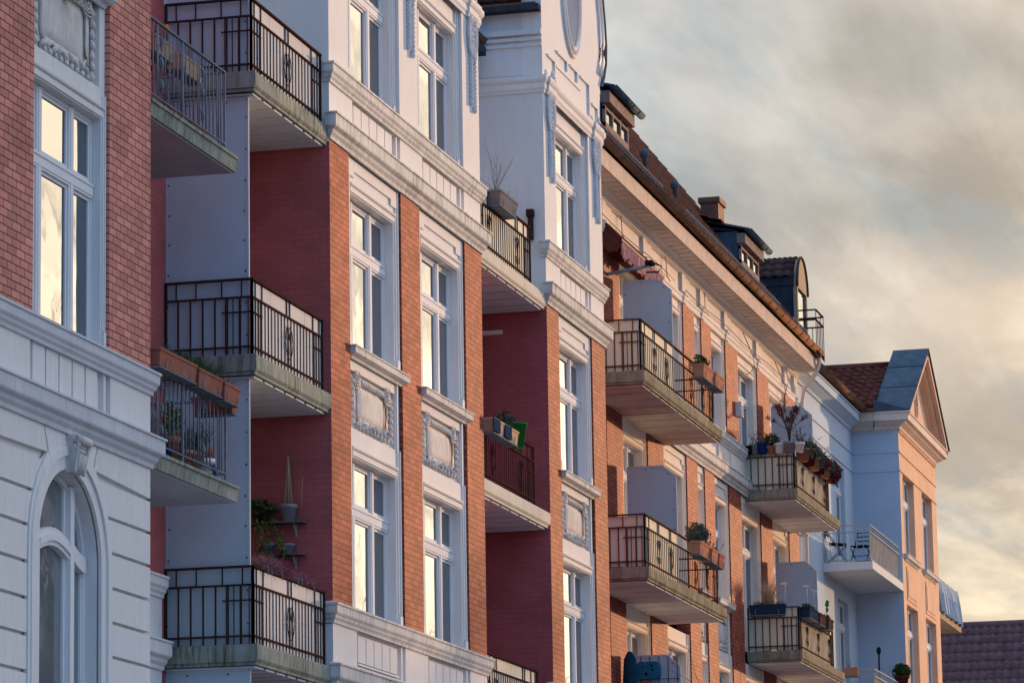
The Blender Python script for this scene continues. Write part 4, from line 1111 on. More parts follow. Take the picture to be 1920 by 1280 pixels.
for z0_, z1_ in ((14.2, 16.72), (10.95, 13.08), (7.2, 9.6)): window(H4, 99.45, 101.1, z0_+.01, z1_-.01, Y4+.12, [(100.3, .12)], (z1_-.75, z1_-.6))
# main cornice round bay and recess
mb = MB()
prc = [(0, 17.98), (.05, 17.98), (.07, 18.05), (.20, 18.12), (.24, 18.16), (.33, 18.18), (.33, 18.38), (.36, 18.38), (.36, 18.42), (0, 18.46)]
ring(mb, X40, X41, YF, Y4+.5, prc)
k = 12
for i in range(k): mb.box(X40-.05, X40+.01, YF+.15+.09*i, YF+.19+.09*i, 17.90, 17.98)
part('cornice', mb, mat('sun_tinted_cornice', (.74, .60, .50), .85, var=.08, streak=.2, streakcol=(.4, .32, .27)), H4)  # white cornice whose colour carries part of the warm sunlight
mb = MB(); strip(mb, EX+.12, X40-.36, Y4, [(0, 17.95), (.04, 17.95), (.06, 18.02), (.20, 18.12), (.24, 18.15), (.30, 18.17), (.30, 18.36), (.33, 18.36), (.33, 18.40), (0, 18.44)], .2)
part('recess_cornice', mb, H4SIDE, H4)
mb = MB(); gutter(mb, (EX+.15, Y4-.40, 18.55), (X40-.3, Y4-.40, 18.55), r=.10, seam=.7); gutter(mb, (X40-.42, Y4-.35, 18.50), (X40-.42, YF+.55, 18.50), r=.08, dir_out=(-1, 0, 0))
part('gutter', mb, COPPER, H4)
# gable triangle
ax, az = 106.45, 20.75
mb = MB()
L0, R0 = X40-.30, X41+.42
zb = 18.44
mb.pxz([(L0+.45, zb), (R0-.45, zb), (ax, az-.42)], YF+.0, YF+.3)      # tympanum
def rake(p, q, w, y0, y1):
    p = Vector((p[0], 0, p[1])); q = Vector((q[0], 0, q[1])); d = (q-p).normalized(); n_ = Vector((d.z, 0, -d.x))
    if n_.z > 0: n_ = -n_
    a, b, c, e = p, q, q+n_*w, p+n_*w
    mb.pxz([(a.x, a.z), (b.x, b.z), (c.x, c.z), (e.x, e.z)], y0, y1)
for P0 in ((L0, zb), (R0, zb)):
    rake(P0, (ax, az), .16, YF-.36, YF+.3); rake(P0, (ax, az), .30, YF-.22, YF+.3); rake(P0, (ax, az), .40, YF-.08, YF+.3)
mb.tube([(106.2+.22*math.cos(R(a)), YF-.01, 19.2+.42*math.sin(R(a))) for a in range(0, 361, 15)], .035, 6)
part('gable', mb, H4LIT, H4)
mb = MB(); mb.pxz([(106.2+.2*math.cos(R(a)), 19.2+.4*math.sin(R(a))) for a in range(0, 360, 20)], YF-.012, YF+.01); part('gable_window', mb, GLASSD, H4)
mb = MB()     # zinc covering of the gable
for (x0_, z0_), sg in (((L0-.05, zb-.02), -1), ((R0+.05, zb-.02), 1)):
    th = .05; p = Vector((x0_, 0, z0_)); q = Vector((ax, 0, az+.04))
    mb.add([(p.x, YF-.40, p.z), (q.x, YF-.40, q.z), (q.x, YF+.62, q.z), (p.x, YF+.62, p.z),
            (p.x+sg*.0, YF-.40, p.z+th), (q.x, YF-.40, q.z+th), (q.x, YF+.62, q.z+th), (p.x, YF+.62, p.z+th)], [(0, 1, 2, 3), (7, 6, 5, 4), (0, 4, 5, 1), (1, 5, 6, 2), (2, 6, 7, 3), (3, 7, 4, 0)])
    mb.add([(p.x, YF+.62, p.z+th), (q.x, YF+.62, q.z+th), (q.x, YF+.62, q.z-.5), (p.x, YF+.62, p.z-.5)], [(0, 1, 2, 3)])
    for t in (.36, .7):
        a = p+(q-p)*t; mb.bar((a.x, YF-.40, a.z+th+.01), (a.x, YF+.62, a.z+th+.01), .03)
mb.pyz([(YF-.38, 18.44), (YF+.6, 18.44), (YF+.6, 18.75), (YF-.2, 18.5)], X40-.36, X40-.3)
part('zinc_coping', mb, ZINC, H4)
mb = MB()
slope(mb, (X40-.35, 20.5, 18.62), (X40-.35, YF+.6, 18.62), (4.1, 0, 1.75), 9, .27, thick=.045, wave=.035)
slope(mb, (X41+.35, YF+.6, 18.62), (X41+.35, 20.5, 18.62), (-3.2, 0, 1.75), 9, .27, thick=.045, wave=.035)
mb.tube([(ax, YF+.6, 20.40), (ax, 20.5, 20.40)], .13, 8)
slope(mb, (EX, 15.98, 18.6), (X40+3, 15.98, 18.6), (0, 5, 3.1), 12, .27, thick=.04, wave=.03)
part('roof', mb, TILE, H4)
def balcony4(x0, x1, zt, label):
    mb = MB(); mb.pyz([(YF, zt-.2), (YF+.0, zt), (Y4, zt), (Y4, zt-.22)], x0, x1)
    s = part('balcony', mb, WSIDE, H4, label)
    rb = MB(); h = .95; y = YF+.06; a, b = x0+.06, x1-.25
    for z in (zt+h, zt+h-.18, zt+.05): rb.bar((a, y, z), (b, y, z), .035); rb.bar((a, y, z), (a, Y4-.02, z), .03)
    k = 22
    for i in range(k+1): t = a+(b-a)*i/k; rb.bar((t, y, zt+.05), (t, y, zt+h), .016)
    k = 7
    for i in range(k+1): t = y+(Y4-.02-y)*i/k; rb.bar((a, t, zt+.05), (a, t, zt+(h if i % 2 == 0 else h-.18)), .018)
    part('railing', rb, RAILW, s)
    sb = MB(); sb.box(a+.05, b-.02, y+.02, y+.028, zt+.06, zt+h-.2); part('parapet_sheet', sb, mat('speckled_screen_sheet', (.32, .31, .29), .8, var=.3, vscale=6), s)
balcony4(97.3, 102.6, 13.74, 'upper white balcony'); balcony4(97.3, 102.6, 10.02, 'lower white balcony')
mb = MB(); mb.pyz([(YF, 13.56), (YF, 13.80), (Y4+.5, 13.80), (Y4+.5, 13.56)], X41, 114.2); s = part('balcony', mb, STRAW, H4, 'balcony beyond the gable corner hung with pale blue cloth')
rb = MB()
for z in (14.72, 13.9): rb.bar((X41, YF+.06, z), (114.0, YF+.06, z), .035)
for i in range(20): rb.bar((X41+.22*i, YF+.06, 13.8), (X41+.22*i, YF+.06, 14.72), .016)
for i in range(8): rb.bar((114.0, YF+.06+.17*i, 13.8), (114.0, YF+.06+.17*i, 14.8), .016)
part('railing', rb, RAIL, s)
cb = MB(); n = 60; vs = []
for i in range(n+1):
    x = X41+.02+(113.95-X41)*i/n; yy = YF-.01+.05*math.sin(i*1.1)+.03*math.sin(i*2.7)
    vs += [(x, yy-.06, 13.74+.03*math.sin(i*.5)), (x, yy, 14.3), (x, YF+.03, 14.74-.03*abs(math.sin(i*.26)))]
cb.add(vs, [(3*i, 3*i+3, 3*i+4, 3*i+1) for i in range(n)]+[(3*i+1, 3*i+4, 3*i+5, 3*i+2) for i in range(n)], True)
part('cloth_screen', cb, CLOTH, s)
# ================================================================== HOUSE 5 (brown roof at the right edge)
H5 = thing('distant_house', 'distant house at the right edge showing only its brown tiled roof slope', 'house', (158, 12, 0))
mb = MB(); H5T = mat('reddish_brown_tile', (.20, .095, .09), .9, var=.3, vscale=3, bump=.4, bscale=12)
slope(mb, (150, 23, 12.2), (150, 4, 12.2), (5.0, 0, 5.9), 15, .32, thick=.05, wave=.04); mb.tube([(155.05, 23, 18.12), (155.05, 4, 18.12)], .16, 8)
slope(mb, (160, 4, 12.2), (160, 23, 12.2), (-5.0, 0, 5.9), 8, .5)
part('roof', mb, H5T, H5)
mb = MB(); mb.box(150.3, 159.7, 4.3, 22.7, 0, 12.3); mb.pxz([(150.3, 12.2), (159.7, 12.2), (155, 17.8)], 4.3, 4.5); mb.pxz([(150.3, 12.2), (159.7, 12.2), (155, 17.8)], 22.5, 22.7); part('wall', mb, CREAM, H5)
mb = MB(); mb.box(150.5, 151.3, 12.6, 12.7, 13, 13.1) if False else None

# ================================================================== the street and the houses opposite (they shade and are mirrored)
mb = MB(); mb.add([(-600, -600, 0), (900, -600, 0), (900, 900, 0), (-600, 900, 0)], [(0, 1, 2, 3)]); g = struct('ground', mb, STREET)
mb = MB(); mb.box(-40, 200, 11.6, 16.2, .004, .13); mb.box(-40, 200, -3.5, -.6, .004, .13); struct('pavement', mb, PAVE)
def opposite(name, label, x0, x1, h, ridge, wallm):
    t = thing(name, label, 'house', ((x0+x1)/2, -5, 0), 'houses across the street')
    mb = MB(); nx = int((x1-x0)/2.6); w = (x1-x0)/nx
    mb.box(x0, x1, -15, -5.3, 0, h)
    fl = max(3, int(h/3.6)); fh = h/fl
    for i in range(nx+1): mb.box(x0+i*w-.55 if i else x0, x0+i*w+.55 if i < nx else x1, -5.3, -5, 0, h)
    for i in range(nx):
        for k in range(fl+1):
            mb.box(x0+i*w+.55, x0+(i+1)*w-.55, -5.3, -5.001, max(0, k*fh-.55), min(h, k*fh+.75))
    mb.box(x0, x1, -5.35, -4.75, h, h+.3)
    part('wall', mb, wallm, t)
    for k in range(fl):
        for i in range(nx):
            if (i+k) % 2 and x0 > 118: continue
            mb = MB(); a = x0+i*w+.56; b = x0+(i+1)*w-.56; z0_, z1_ = k*fh+.76, (k+1)*fh-.56
            mb.box(a, b, -5.2, -5.15, z0_, z0_+.07); mb.box(a, b, -5.2, -5.15, z1_-.07, z1_); mb.box(a, a+.07, -5.2, -5.15, z0_, z1_); mb.box(b-.07, b, -5.2, -5.15, z0_, z1_); mb.box((a+b)/2-.05, (a+b)/2+.05, -5.2, -5.14, z0_, z1_)
            mb.m = 1; mb.box(a+.07, b-.07, -5.23, -5.21, z0_, z1_)
            part('window', mb, [PAINT, GLASSD], t)
    mb = MB(); mb.pyz([(-4.8, h+.3), (-15.2, h+.3), (-10, h+ridge)], x0, x1); part('roof', mb, TILEB, t)
opposite('town_house', 'tall plastered house across the street, taller than its neighbour', 62, 104.5, 19.4, 2.6, CREAM)
opposite('town_house', 'long low brick house across the street, lower than its neighbour', 105, 158, 11.4, 2.0, BRICK1)

def tree(name, label, x, y, h, trunk_r, seed, spread=.5, levels=5):
    rnd = random.Random(seed)
    t = thing(name, label, 'tree', (x, y, 0), 'bare trees in the street')
    tm = MB(); cm = MB()
    def grow(p, d, L, r, lev):
        pts = [p]; q = Vector(p); dd = Vector(d)
        k = 4
        for i in range(k):
            dd = (dd+Vector((rnd.gauss(0, .10), rnd.gauss(0, .10), rnd.gauss(.04, .06)))).normalized(); q = q+dd*L/k; pts.append(q.copy())
        (tm if lev == 0 else cm).tube(pts, r, 7 if lev < 2 else 4, r1=r*.6)
        if lev >= levels: return
        nb = 3 if lev < 3 else 2
        for i in range(nb+(1 if lev else 2)):
            tt = rnd.uniform(.45, 1) if i else 1
            b = pts[0].lerp(pts[-1], tt) if tt < 1 else pts[-1]
            if tt < 1: b = pts[min(k, int(tt*k))]
            a = rnd.uniform(0, 6.28); e = dd+Vector((math.cos(a), math.sin(a), rnd.uniform(-.1, .4)))*spread*rnd.uniform(.8, 1.5)
            grow(b, e.normalized(), L*rnd.uniform(.62, .8), r*.55, lev+1)
    grow(Vector((x, y, 0)), Vector((0, 0, 1)), h*.38, trunk_r, 0)
    part('trunk', tm, BARK, t); part('crown', cm, TWIG, t)
tree('bare_tree', 'bare street tree with thin twigs rising before the brick piers at the bottom edge', 70.3, 13.2, 8.3, .10, 5, .42, 5)
tree('bare_tree', 'large bare tree on the far pavement, seen only mirrored in the arched window', 83, -1.9, 14, .24, 11, .5, 6)
tree('bare_tree', 'bare tree on the far pavement that dapples the first brick pier', 97.5, -2.2, 19, .26, 17, .42, 5)

# ------------------------------------------------------------------ plants and pots
def foliage(parent, c, rx, ry, rz, n, size, m, seed=1, name='foliage', stems=True):
    rnd = random.Random(seed); mb = MB()
    for i in range(n):
        u = Vector((rnd.gauss(0, 1), rnd.gauss(0, 1), rnd.gauss(0, 1))).normalized()*rnd.uniform(.35, 1)**.6
        k = 1+.25*math.sin(u.x*5+seed)*math.cos(u.z*4+seed)
        mb.leaf((c[0]+u.x*rx*k, c[1]+u.y*ry*k, c[2]+u.z*rz*k), size, rnd)
    if stems:
        for i in range(6):
            a = rnd.uniform(0, 6.28); mb.tube([(c[0], c[1], c[2]-rz*1.1), (c[0]+math.cos(a)*rx*.4, c[1]+math.sin(a)*ry*.4, c[2]), (c[0]+math.cos(a)*rx*.7, c[1]+math.sin(a)*ry*.7, c[2]+rz*.6)], .004, 4)
    return part(name, mb, m, parent)
def grass(parent, c, w, d, h, n, m, seed=1, lean=.35, name='foliage', bw=.004):
    rnd = random.Random(seed); mb = MB()
    for i in range(n):
        p = (c[0]+rnd.uniform(-w, w), c[1]+rnd.uniform(-d, d), c[2])
        mb.blade(p, (rnd.gauss(0, lean), rnd.gauss(0, lean), 1), h*rnd.uniform(.5, 1.1), bw, rnd.uniform(.1, .5))
    return part(name, mb, m, parent)
def twigs(parent, c, h, n, m, seed=1, lean=.3, r=.004, name='twigs', leaf=None):
    rnd = random.Random(seed); mb = MB()
    for i in range(n):
        d = Vector((rnd.gauss(0, lean), rnd.gauss(0, lean), 1)).normalized(); L = h*rnd.uniform(.5, 1); p = Vector(c)
        pts = [p]
        for k in range(4): d = (d+Vector((rnd.gauss(0, .12), rnd.gauss(0, .12), .02))).normalized(); pts.append(pts[-1]+d*L/4)
        mb.tube(pts, r, 4, r1=r*.4)
        for k in range(3):
            b = pts[1+k]; e = (d+Vector((rnd.gauss(0, .6), rnd.gauss(0, .6), .2))).normalized()
            mb.tube([b, b+e*L*.22], r*.6, 3, r1=r*.3)
            if leaf: mb.m = 1; [mb.leaf(b+e*L*.22*rnd.random(), leaf, rnd) for _ in range(4)]; mb.m = 0
    return part(name, mb, [m, LEAFG] if leaf else m, parent)
def trough(name, label, cat, p0, p1, z, h=.19, w=.20, taper=.8, m=TERRA, group=None, soil=True, clips=True, outward=(0, -1)):
    """window box with rim, tapered sides, drip tray and iron hooks between two plan points"""
    p0 = Vector((*p0, 0)); p1 = Vector((*p1, 0)); d = (p1-p0).normalized(); o = Vector((*outward, 0)); L = (p1-p0).length
    t = thing(name, label, cat, ((p0.x+p1.x)/2, (p0.y+p1.y)/2, z), group)
    mb = MB()
    def lay(zz, e, ww):  # rectangle loop
        a = p0+d*e-o*ww/2; b = p1-d*e-o*ww/2; c = p1-d*e+o*ww/2; f = p0+d*e+o*ww/2
        return [(v.x, v.y, zz) for v in (a, b, c, f)]
    ls = [lay(z, .035, w*taper), lay(z+h*.84, .012, w*.97), lay(z+h*.84, -.006, w*1.05), lay(z+h, -.006, w*1.07), lay(z+h, .014, w*.90), lay(z+h*.85, .02, w*.88)]
    vs = [v for l in ls for v in l]; fs = [(3, 2, 1, 0)]
    for i in range(len(ls)-1):
        for j in range(4): fs.append((i*4+j, i*4+(j+1) % 4, (i+1)*4+(j+1) % 4, (i+1)*4+j))
    k = (len(ls)-1)*4; mb.add(vs, fs)
    part('box', mb, m, t)
    if soil: sb = MB(); sb.add([v for v in lay(z+h*.88, .02, w*.88)], [(0, 1, 2, 3)]); part('soil', sb, SOIL, t)
    if clips:
        cb = MB()
        for e in (.18, .82):
            q = p0+d*L*e
            a = q+o*(w*.56); b = q-o*(w*.6)
            cb.tube([(b.x, b.y, z+h*.75), (b.x, b.y, z-.02), (a.x*.5+b.x*.5, a.y*.5+b.y*.5, z-.035), (a.x-o.x*.03, a.y-o.y*.03, z-.02), (a.x, a.y, z+h*.45)], .008, 5)
        a0 = p0+d*.02; b0 = p1-d*.02
        cb.pxy([(a0.x-o.x*w*.42, a0.y-o.y*w*.42), (b0.x-o.x*w*.42, b0.y-o.y*w*.42), (b0.x+o.x*w*.46, b0.y+o.y*w*.46), (a0.x+o.x*w*.46, a0.y+o.y*w*.46)], z-.028, z-.012)
        part('bracket', cb, RAILG, t)
    return t
def pot(name, label, cat, c, r, h, m=TERRA, prof=None, group=None, soil=True, n=18):
    t = thing(name, label, cat, c, group); x, y, z = c; mb = MB()
    prof = prof or [(r*.68, z), (r*.9, z+h*.78), (r*1.04, z+h*.79), (r*1.04, z+h), (r*.9, z+h), (r*.88, z+h*.84)]
    mb.lathe(x, y, prof, n); part('pot', mb, m, t)
    if soil: sb = MB(); sb.lathe(x, y, [(r*.88, z+h*.85), (.001, z+h*.88)], n); part('soil', sb, SOIL, t)
    return t
RG = 'terracotta boxes on the left balcony rail'
for i, (a, b) in enumerate(((42.25, 43.62), (43.68, 44.60), (44.66, 45.28))):
    lab = ('longest terracotta box hooked on the left balcony rail, touching the brick corner', 'middle terracotta box on the left balcony rail with tufts of grass', 'short terracotta box at the outer end of the left balcony rail')[i]
    t = trough('flower_box', lab, 'flower box', (a, YF+.02), (b, YF+.02), 9.60-.012*i, .21, .22, group=RG)
    if i == 0: grass(t, (42.7, YF+.02, 9.78), .2, .05, .22, 25, LEAFG, 3)
    if i == 1: grass(t, (43.95, YF+.02, 9.76), .30, .06, .30, 220, LEAF, 4, .45); grass(t, (44.4, YF+.02, 9.76), .16, .06, .30, 220, LEAFG, 5, .6)
    if i == 0: grass(t, (43.4, YF+.02, 9.78), .18, .05, .25, 90, LEAF, 14)
    if i == 2: twigs(t, (45.0, YF+.02, 9.76), .3, 6, TWIG, 6, .8)
t = trough('flower_box', 'terracotta box hooked over the return rail at the outer corner of the left balcony', 'flower box', (45.33, YF-.02), (45.33, YF+.55), 9.50, .21, .22, group=RG, outward=(1, 0))
twigs(t, (45.35, YF+.1, 9.68), .3, 5, TWIG, 8, .9)
for i, (x, y, r, h, m, nm, lab, cat) in enumerate((
    (43.22, 15.22, .12, .17, BLUE, 'flower_pot', 'small cobalt blue pot on the lower left balcony floor', 'flower pot'),
    (43.62, 15.25, .14, .36, TERRA, 'flower_pot', 'tall terracotta pot beside the blue one', 'flower pot'),
    (44.02, 15.26, .15, .26, TERRA, 'flower_pot', 'wide terracotta pot left of the white ceramic pot', 'flower pot'),
    (44.42, 15.24, .13, .30, TERRAL, 'flower_pot', 'light terracotta pot just left of the white ceramic pot', 'flower pot'),
    (44.78, 15.22, .13, .26, CERAM, 'flower_pot', 'white ceramic pot with blue painting on the lower left balcony', 'flower pot'),
    (45.02, 15.30, .12, .44, TERRA, 'flower_pot', 'tallest terracotta pot at the outer corner of the lower left balcony', 'flower pot'),
    (42.75, 15.30, .16, .55, GREYP, 'flower_pot', 'grey planter nearest the brick corner on the lower left balcony', 'flower pot'),
    (43.3, 15.75, .2, .48, TERRA, 'flower_pot', 'big terracotta pot standing back from the rail', 'flower pot'))):
    t = pot(nm, lab, cat, (x, y, 8.58), r, h, m, group='pots on the lower left balcony')
    if i == 4:
        b = MB()
        for k in range(14): b.ell((x-.06+.012*k, y-r*.93, 8.70+.05*math.sin(k)), .012, .012, .018)
        part('painted_motif', b, BLUE, t)
    if i in (2, 3): grass(t, (x, y, 8.58+h), .1, .1, .42, 160, LEAFG, 20+i, .35)
    if i == 1: foliage(t, (x, y, 8.58+h+.22), .16, .14, .2, 260, .06, LEAFL, 22)
    if i == 5: twigs(t, (x, y, 8.58+h), .5, 8, TWIG, 23, .3)
    if i == 7: foliage(t, (x, y, 8.58+h+.3), .3, .2, .3, 380, .07, LEAF, 24)
    if i == 6: twigs(t, (x, y, 8.58+h), .5, 8, TWIG, 29, .2)
for i, (a, b, lab) in enumerate(((42.9, 43.6, 'left of two cream boxes hung inside the upper left balcony rail'), (43.85, 44.7, 'right of two cream boxes hung inside the upper left balcony rail'))):
    t = trough('flower_box', lab, 'flower box', (a, YF+.30), (b, YF+.30), 13.62, .20, .2, m=STRAW, group='cream boxes')
    if i == 0:
        grass(t, (43.2, YF+.30, 13.80), .25, .05, .2, 60, LEAF, 31)
        o = MB()
        for k in range(26): o.leaf((43.42+random.gauss(0, .02), YF+.24+random.gauss(0, .02), 14.02+random.gauss(0, .025)), .05)
        o.ell((43.42, YF+.24, 14.02), .035, .035, .045); part('flower', o, ORANGE, t)
    else: twigs(t, (44.3, YF+.30, 13.80), .3, 10, TWIG, 33, .5)
for i, (a, b, lab) in enumerate(((43.35, 43.98, 'left terracotta box on the floor of the upper left balcony'), (44.06, 44.78, 'right terracotta box with moulded relief on the floor of the upper left balcony'))):
    t = trough('flower_box', lab, 'flower box', (a, YF+.24), (b, YF+.24), 12.83, .17, .2, clips=False, group='terracotta boxes on the upper left balcony floor')
t = thing('garden_table', 'dark round table on the upper left balcony behind the railing', 'table', (43.2, 15.8, 12.82))
b = MB(); b.lathe(43.2, 15.75, [(.38, 13.48), (.38, 13.51)], 20); part('table_top', b, BLACK, t)
b = MB(); [b.tube([(43.2+.3*math.cos(a), 15.75+.3*math.sin(a), 12.83), (43.2+.12*math.cos(a), 15.75+.12*math.sin(a), 13.2), (43.2+.28*math.cos(a), 15.75+.28*math.sin(a), 13.48)], .012, 5) for a in (0.5, 2.6, 4.7)]; part('leg', b, BLACK, t)

# shelves and pots on the painted brick side wall
for zt, y0, y1, lab in ((8.66, 15.35, 16.15, 'upper weathered wall shelf on the red side wall'), (8.22, 15.36, 15.95, 'lower weathered wall shelf on the red side wall')):
    t = thing('wall_shelf', lab, 'shelf', (49.35, (y0+y1)/2, zt), 'wall shelves')
    b = MB(); b.pxy([(49.5, y0), (49.5, y1), (49.30, y1), (49.25, (y0+y1)/2), (49.30, y0)], zt-.018, zt); part('board', b, WOODD, t)
    for yy in (y0+.16, y1-.16):
        b = MB(); b.box(49.48, 49.498, yy-.012, yy+.012, zt-.19, zt-.018); b.tube([(49.49, yy, zt-.17), (49.36, yy, zt-.02)], .008, 5); part('bracket', b, RAILW, t)
t = pot('flower_pot', 'grey pot with bundled canes on the upper wall shelf', 'flower pot', (49.36, 15.58, 8.66), .125, .235, GREYP, group='grey pots on the wall shelves')
b = MB()
for k in range(9): a = k*.7; b.tube([(49.36+.07*math.cos(a), 15.58+.07*math.sin(a), 8.80), (49.36+.01*math.cos(a), 15.58+.01*math.sin(a), 9.42+.07*(k % 3))], .006, 5)
b.tube([(49.36, 15.40, 8.82), (49.36, 15.37, 9.28)], .004, 4)
part('canes', b, STRAW, t)
t = pot('flower_pot', 'small grey pot standing alone on the lower wall shelf', 'flower pot', (49.37, 15.60, 8.22), .10, .14, GREYP, group='grey pots on the wall shelves')
t = pot('hanging_plant', 'trailing green ivy in a dark pot at the inner end of the upper wall shelf', 'plant', (49.37, 15.95, 8.66), .10, .16, BLACK)
foliage(t, (49.33, 15.95, 8.85), .12, .20, .13, 300, .075, LEAF, 41)
b = MB(); rnd = random.Random(5)
for s in range(3):
    p = Vector((49.28, 15.80+.1*s, 8.75)); pts = [p]
    for k in range(6): p = p+Vector((rnd.gauss(-.005, .01), rnd.gauss(-.02, .02), -.09)); pts.append(p); [b.leaf(p+Vector((rnd.gauss(0, .02), rnd.gauss(0, .03), rnd.gauss(0, .02))), .06, rnd) for _ in range(9)]
    b.tube(pts, .004, 4)
part('trailing_stems', b, LEAFL, t)
t = pot('watering_can', 'grey pot with a handle at the inner end of the lower wall shelf', 'pot', (49.37, 15.88, 8.22), .10, .16, GREYP, soil=False)
b = MB(); b.tube([(49.37, 15.79, 8.36), (49.34, 15.72, 8.37), (49.34, 15.70, 8.33)], .01, 5); part('spout', b, GREYP, t)
for i, (y0, y1, x0, x1, hh, lab) in enumerate(((15.2, 15.22, 46.7, 47.6, .30, 'bushy dry pink heather behind the lowest left railing'), (15.2, 15.22, 48.0, 49.0, .24, 'sparse dry heather at the right end of the lowest left railing'))):
    t = trough('heather_box', lab, 'flower box', (x0, 15.20), (x1, 15.20), 7.54, .16, .16, m=BLACK, group='heather boxes')
    grass(t, ((x0+x1)/2, 15.16, 7.68), .4, .05, hh, 620 if i == 0 else 260, HEATH, 50+i, .45, bw=.005)
    b = MB()
    for x in (x0+.1, x0+.26, x1-.2): b.tube([(x, 15.3, 7.6), (x, 15.2, 7.74), (x, 15.05, 7.73), (x, 15.04, 7.62)], .007, 5)
    part('hook', b, RAILG, t)

# loggia boxes
t = trough('flower_box', 'dark box with bare twigs hooked over the top loggia rail', 'flower box', (58.55, YF-.01), (59.70, YF-.01), 14.97, .24, .24, m=mat('weathered_box', (.17, .16, .17), .9))
twigs(t, (58.75, YF, 15.2), 1.0, 9, TWIG, 61, .35); grass(t, (59.4, YF, 15.2), .3, .05, .25, 12, TWIG, 62)
t = thing('downspout_stub', 'short dark rusty drain stub by the top loggia rail', 'pipe', (62.0, 15.24, 15.1)); b = MB(); b.box(62.02, 62.1, 15.2, 15.28, 15.1, 15.52); b.box(61.98, 62.1, 15.18, 15.30, 15.5, 15.62); part('pipe', b, RAIL, t)
t = trough('flower_box', 'blue and cream striped box with lavender on the middle loggia rail', 'flower box', (57.95, YF-.01), (59.55, YF-.01), 11.17, .22, .22, m=STRAW)
b = MB()
for x in (57.9, 58.62): b.box(x, x+.42, YF-.135, YF-.115, 11.175, 11.38)
part('stripe', b, NAVY, t); foliage(t, (59.1, YF, 11.50), .26, .16, .16, 900, .05, LEAFG, 63)
t = pot('plant_pot', 'tall bright green pot hooked on the middle loggia rail', 'flower pot', (59.95, YF-.0, 11.20), .15, .40, GREEN, prof=[(.095, 11.20), (.145, 11.56), (.17, 11.56), (.17, 11.60), (.14, 11.60), (.135, 11.5)])
t = thing('dry_shrub', 'wispy dry shrub at the right end of the middle loggia', 'plant', (61.3, 15.4, 10.41)); twigs(t, (61.45, 15.3, 10.45), .95, 12, TWIG, 64, .35, leaf=.035, name='stems')
t = thing('ceiling_lamp', 'pale tube lamp fixed to the dark red wall under the top loggia', 'lamp', (62.05, 15.95, 13.5)); b = MB(); b.box(62.03, 62.118, 15.78, 16.2, 13.50, 13.57); part('tube', b, CREAM, t)

# awning and wall arm
t = thing('awning', 'dark red retracted awning with ragged valance above the top balcony', 'awning', (74, 16, 17.0))
b = MB(); b.pyz([(16.2, 17.50), (16.2, 17.42), (15.85, 17.06), (15.82, 17.14), (16.15, 17.52)], 71.9, 75.8); b.box(71.9, 75.8, 15.95, 16.2, 16.95, 17.05); part('fabric', b, AWN, t)
b = MB(); b.pyz([(16.2, 17.05), (16.2, 17.42), (15.86, 17.06), (15.9, 16.9), (16.1, 16.88)], 71.88, 71.92); part('end_cheek', b, AWN, t)
b = MB(); b.bar((71.9, 15.84, 17.12), (75.9, 15.84, 17.12), .05, .05); part('front_bar', b, STRAW, t)
b = MB(); n = 90; vs = []
for i in range(n+1):
    x = 71.95+3.85*i/n; w = .03*math.sin(i*1.9); z = 16.80+.05*math.sin(i*.7)+.03*math.sin(i*2.3)-(.08 if i > 70 else 0)
    vs += [(x, 15.84+w, 17.10), (x, 15.83+w*1.4, z)]
b.add(vs, [(2*i, 2*i+2, 2*i+3, 2*i+1) for i in range(n)]); part('valance', b, mat('red_striped_valance', (.62, .30, .25), .85, var=.3, vscale=9), t)
t = thing('wall_arm_lamp', 'grey arm with a black clamp reaching out below the awning', 'lamp', (72.2, 16.1, 16.5)); b = MB(); b.tube([(72.15, 16.2, 16.50), (72.4, 15.7, 16.62), (72.6, 15.45, 16.70)], .035, 8); part('arm', b, RAILG, t)
b = MB(); b.box(72.5, 72.75, 15.35, 15.50, 16.72, 16.80); b.tube([(72.75, 15.36, 16.78), (72.9, 15.25, 16.74), (72.85, 15.3, 16.62), (72.6, 15.5, 16.58)], .018, 6); part('clamp', b, BLACK, t)
t = thing('alarm_box', 'small white alarm box on the brick pier beside the potted plants', 'box', (85.6, 16.1, 15.7)); b = MB(); b.box(85.35, 85.62, 16.06, 16.2, 15.72, 16.05); part('casing', b, CERAM, t)
b = MB(); [b.box(85.38, 85.59, 16.05, 16.059, 15.76+.06*k, 15.78+.06*k) for k in range(4)]; part('louvre', b, NAVY, t)

# terracotta boxes, balcony facing us on the eaves house
def bigbox(x0, x1, z, lab, m=TERRA, fol=None, seed=1, h=.26, w=.26, g='terracotta boxes on the concrete balconies'):
    t = trough('flower_box', lab, 'flower box', (x0, YF-.02), (x1, YF-.02), z, h, w, m=m, group=g)
    if fol == 'green': foliage(t, ((x0+x1)/2, YF-.0, z+h+.12), (x1-x0)*.4, .13, .14, 420, .055, LEAF, seed)
    if fol == 'grey': foliage(t, ((x0+x1)/2, YF-.0, z+h+.20), (x1-x0)*.55, .22, .20, 1500, .05, LEAFG, seed)
    if fol == 'dry': twigs(t, ((x0+x1)/2, YF, z+h*.8), .4, 14, TWIG, seed, .4, leaf=.03)
    if fol == 'low': foliage(t, ((x0+x1)/2, YF-.0, z+h+.03), (x1-x0)*.42, .10, .05, 160, .04, LEAFG, seed, stems=False)
    return t
bigbox(74.95, 75.95, 14.86, 'left terracotta box with a small evergreen on the topmost concrete balcony', TERRAL, 'green', 71)
bigbox(76.2, 77.1, 14.88, 'right terracotta box at the end of the topmost concrete balcony', TERRAL, 'low', 72)
bigbox(74.15, 75.05, 11.16, 'large terracotta box with grey-green bush on the second concrete balcony', TERRAL, 'grey', 73)
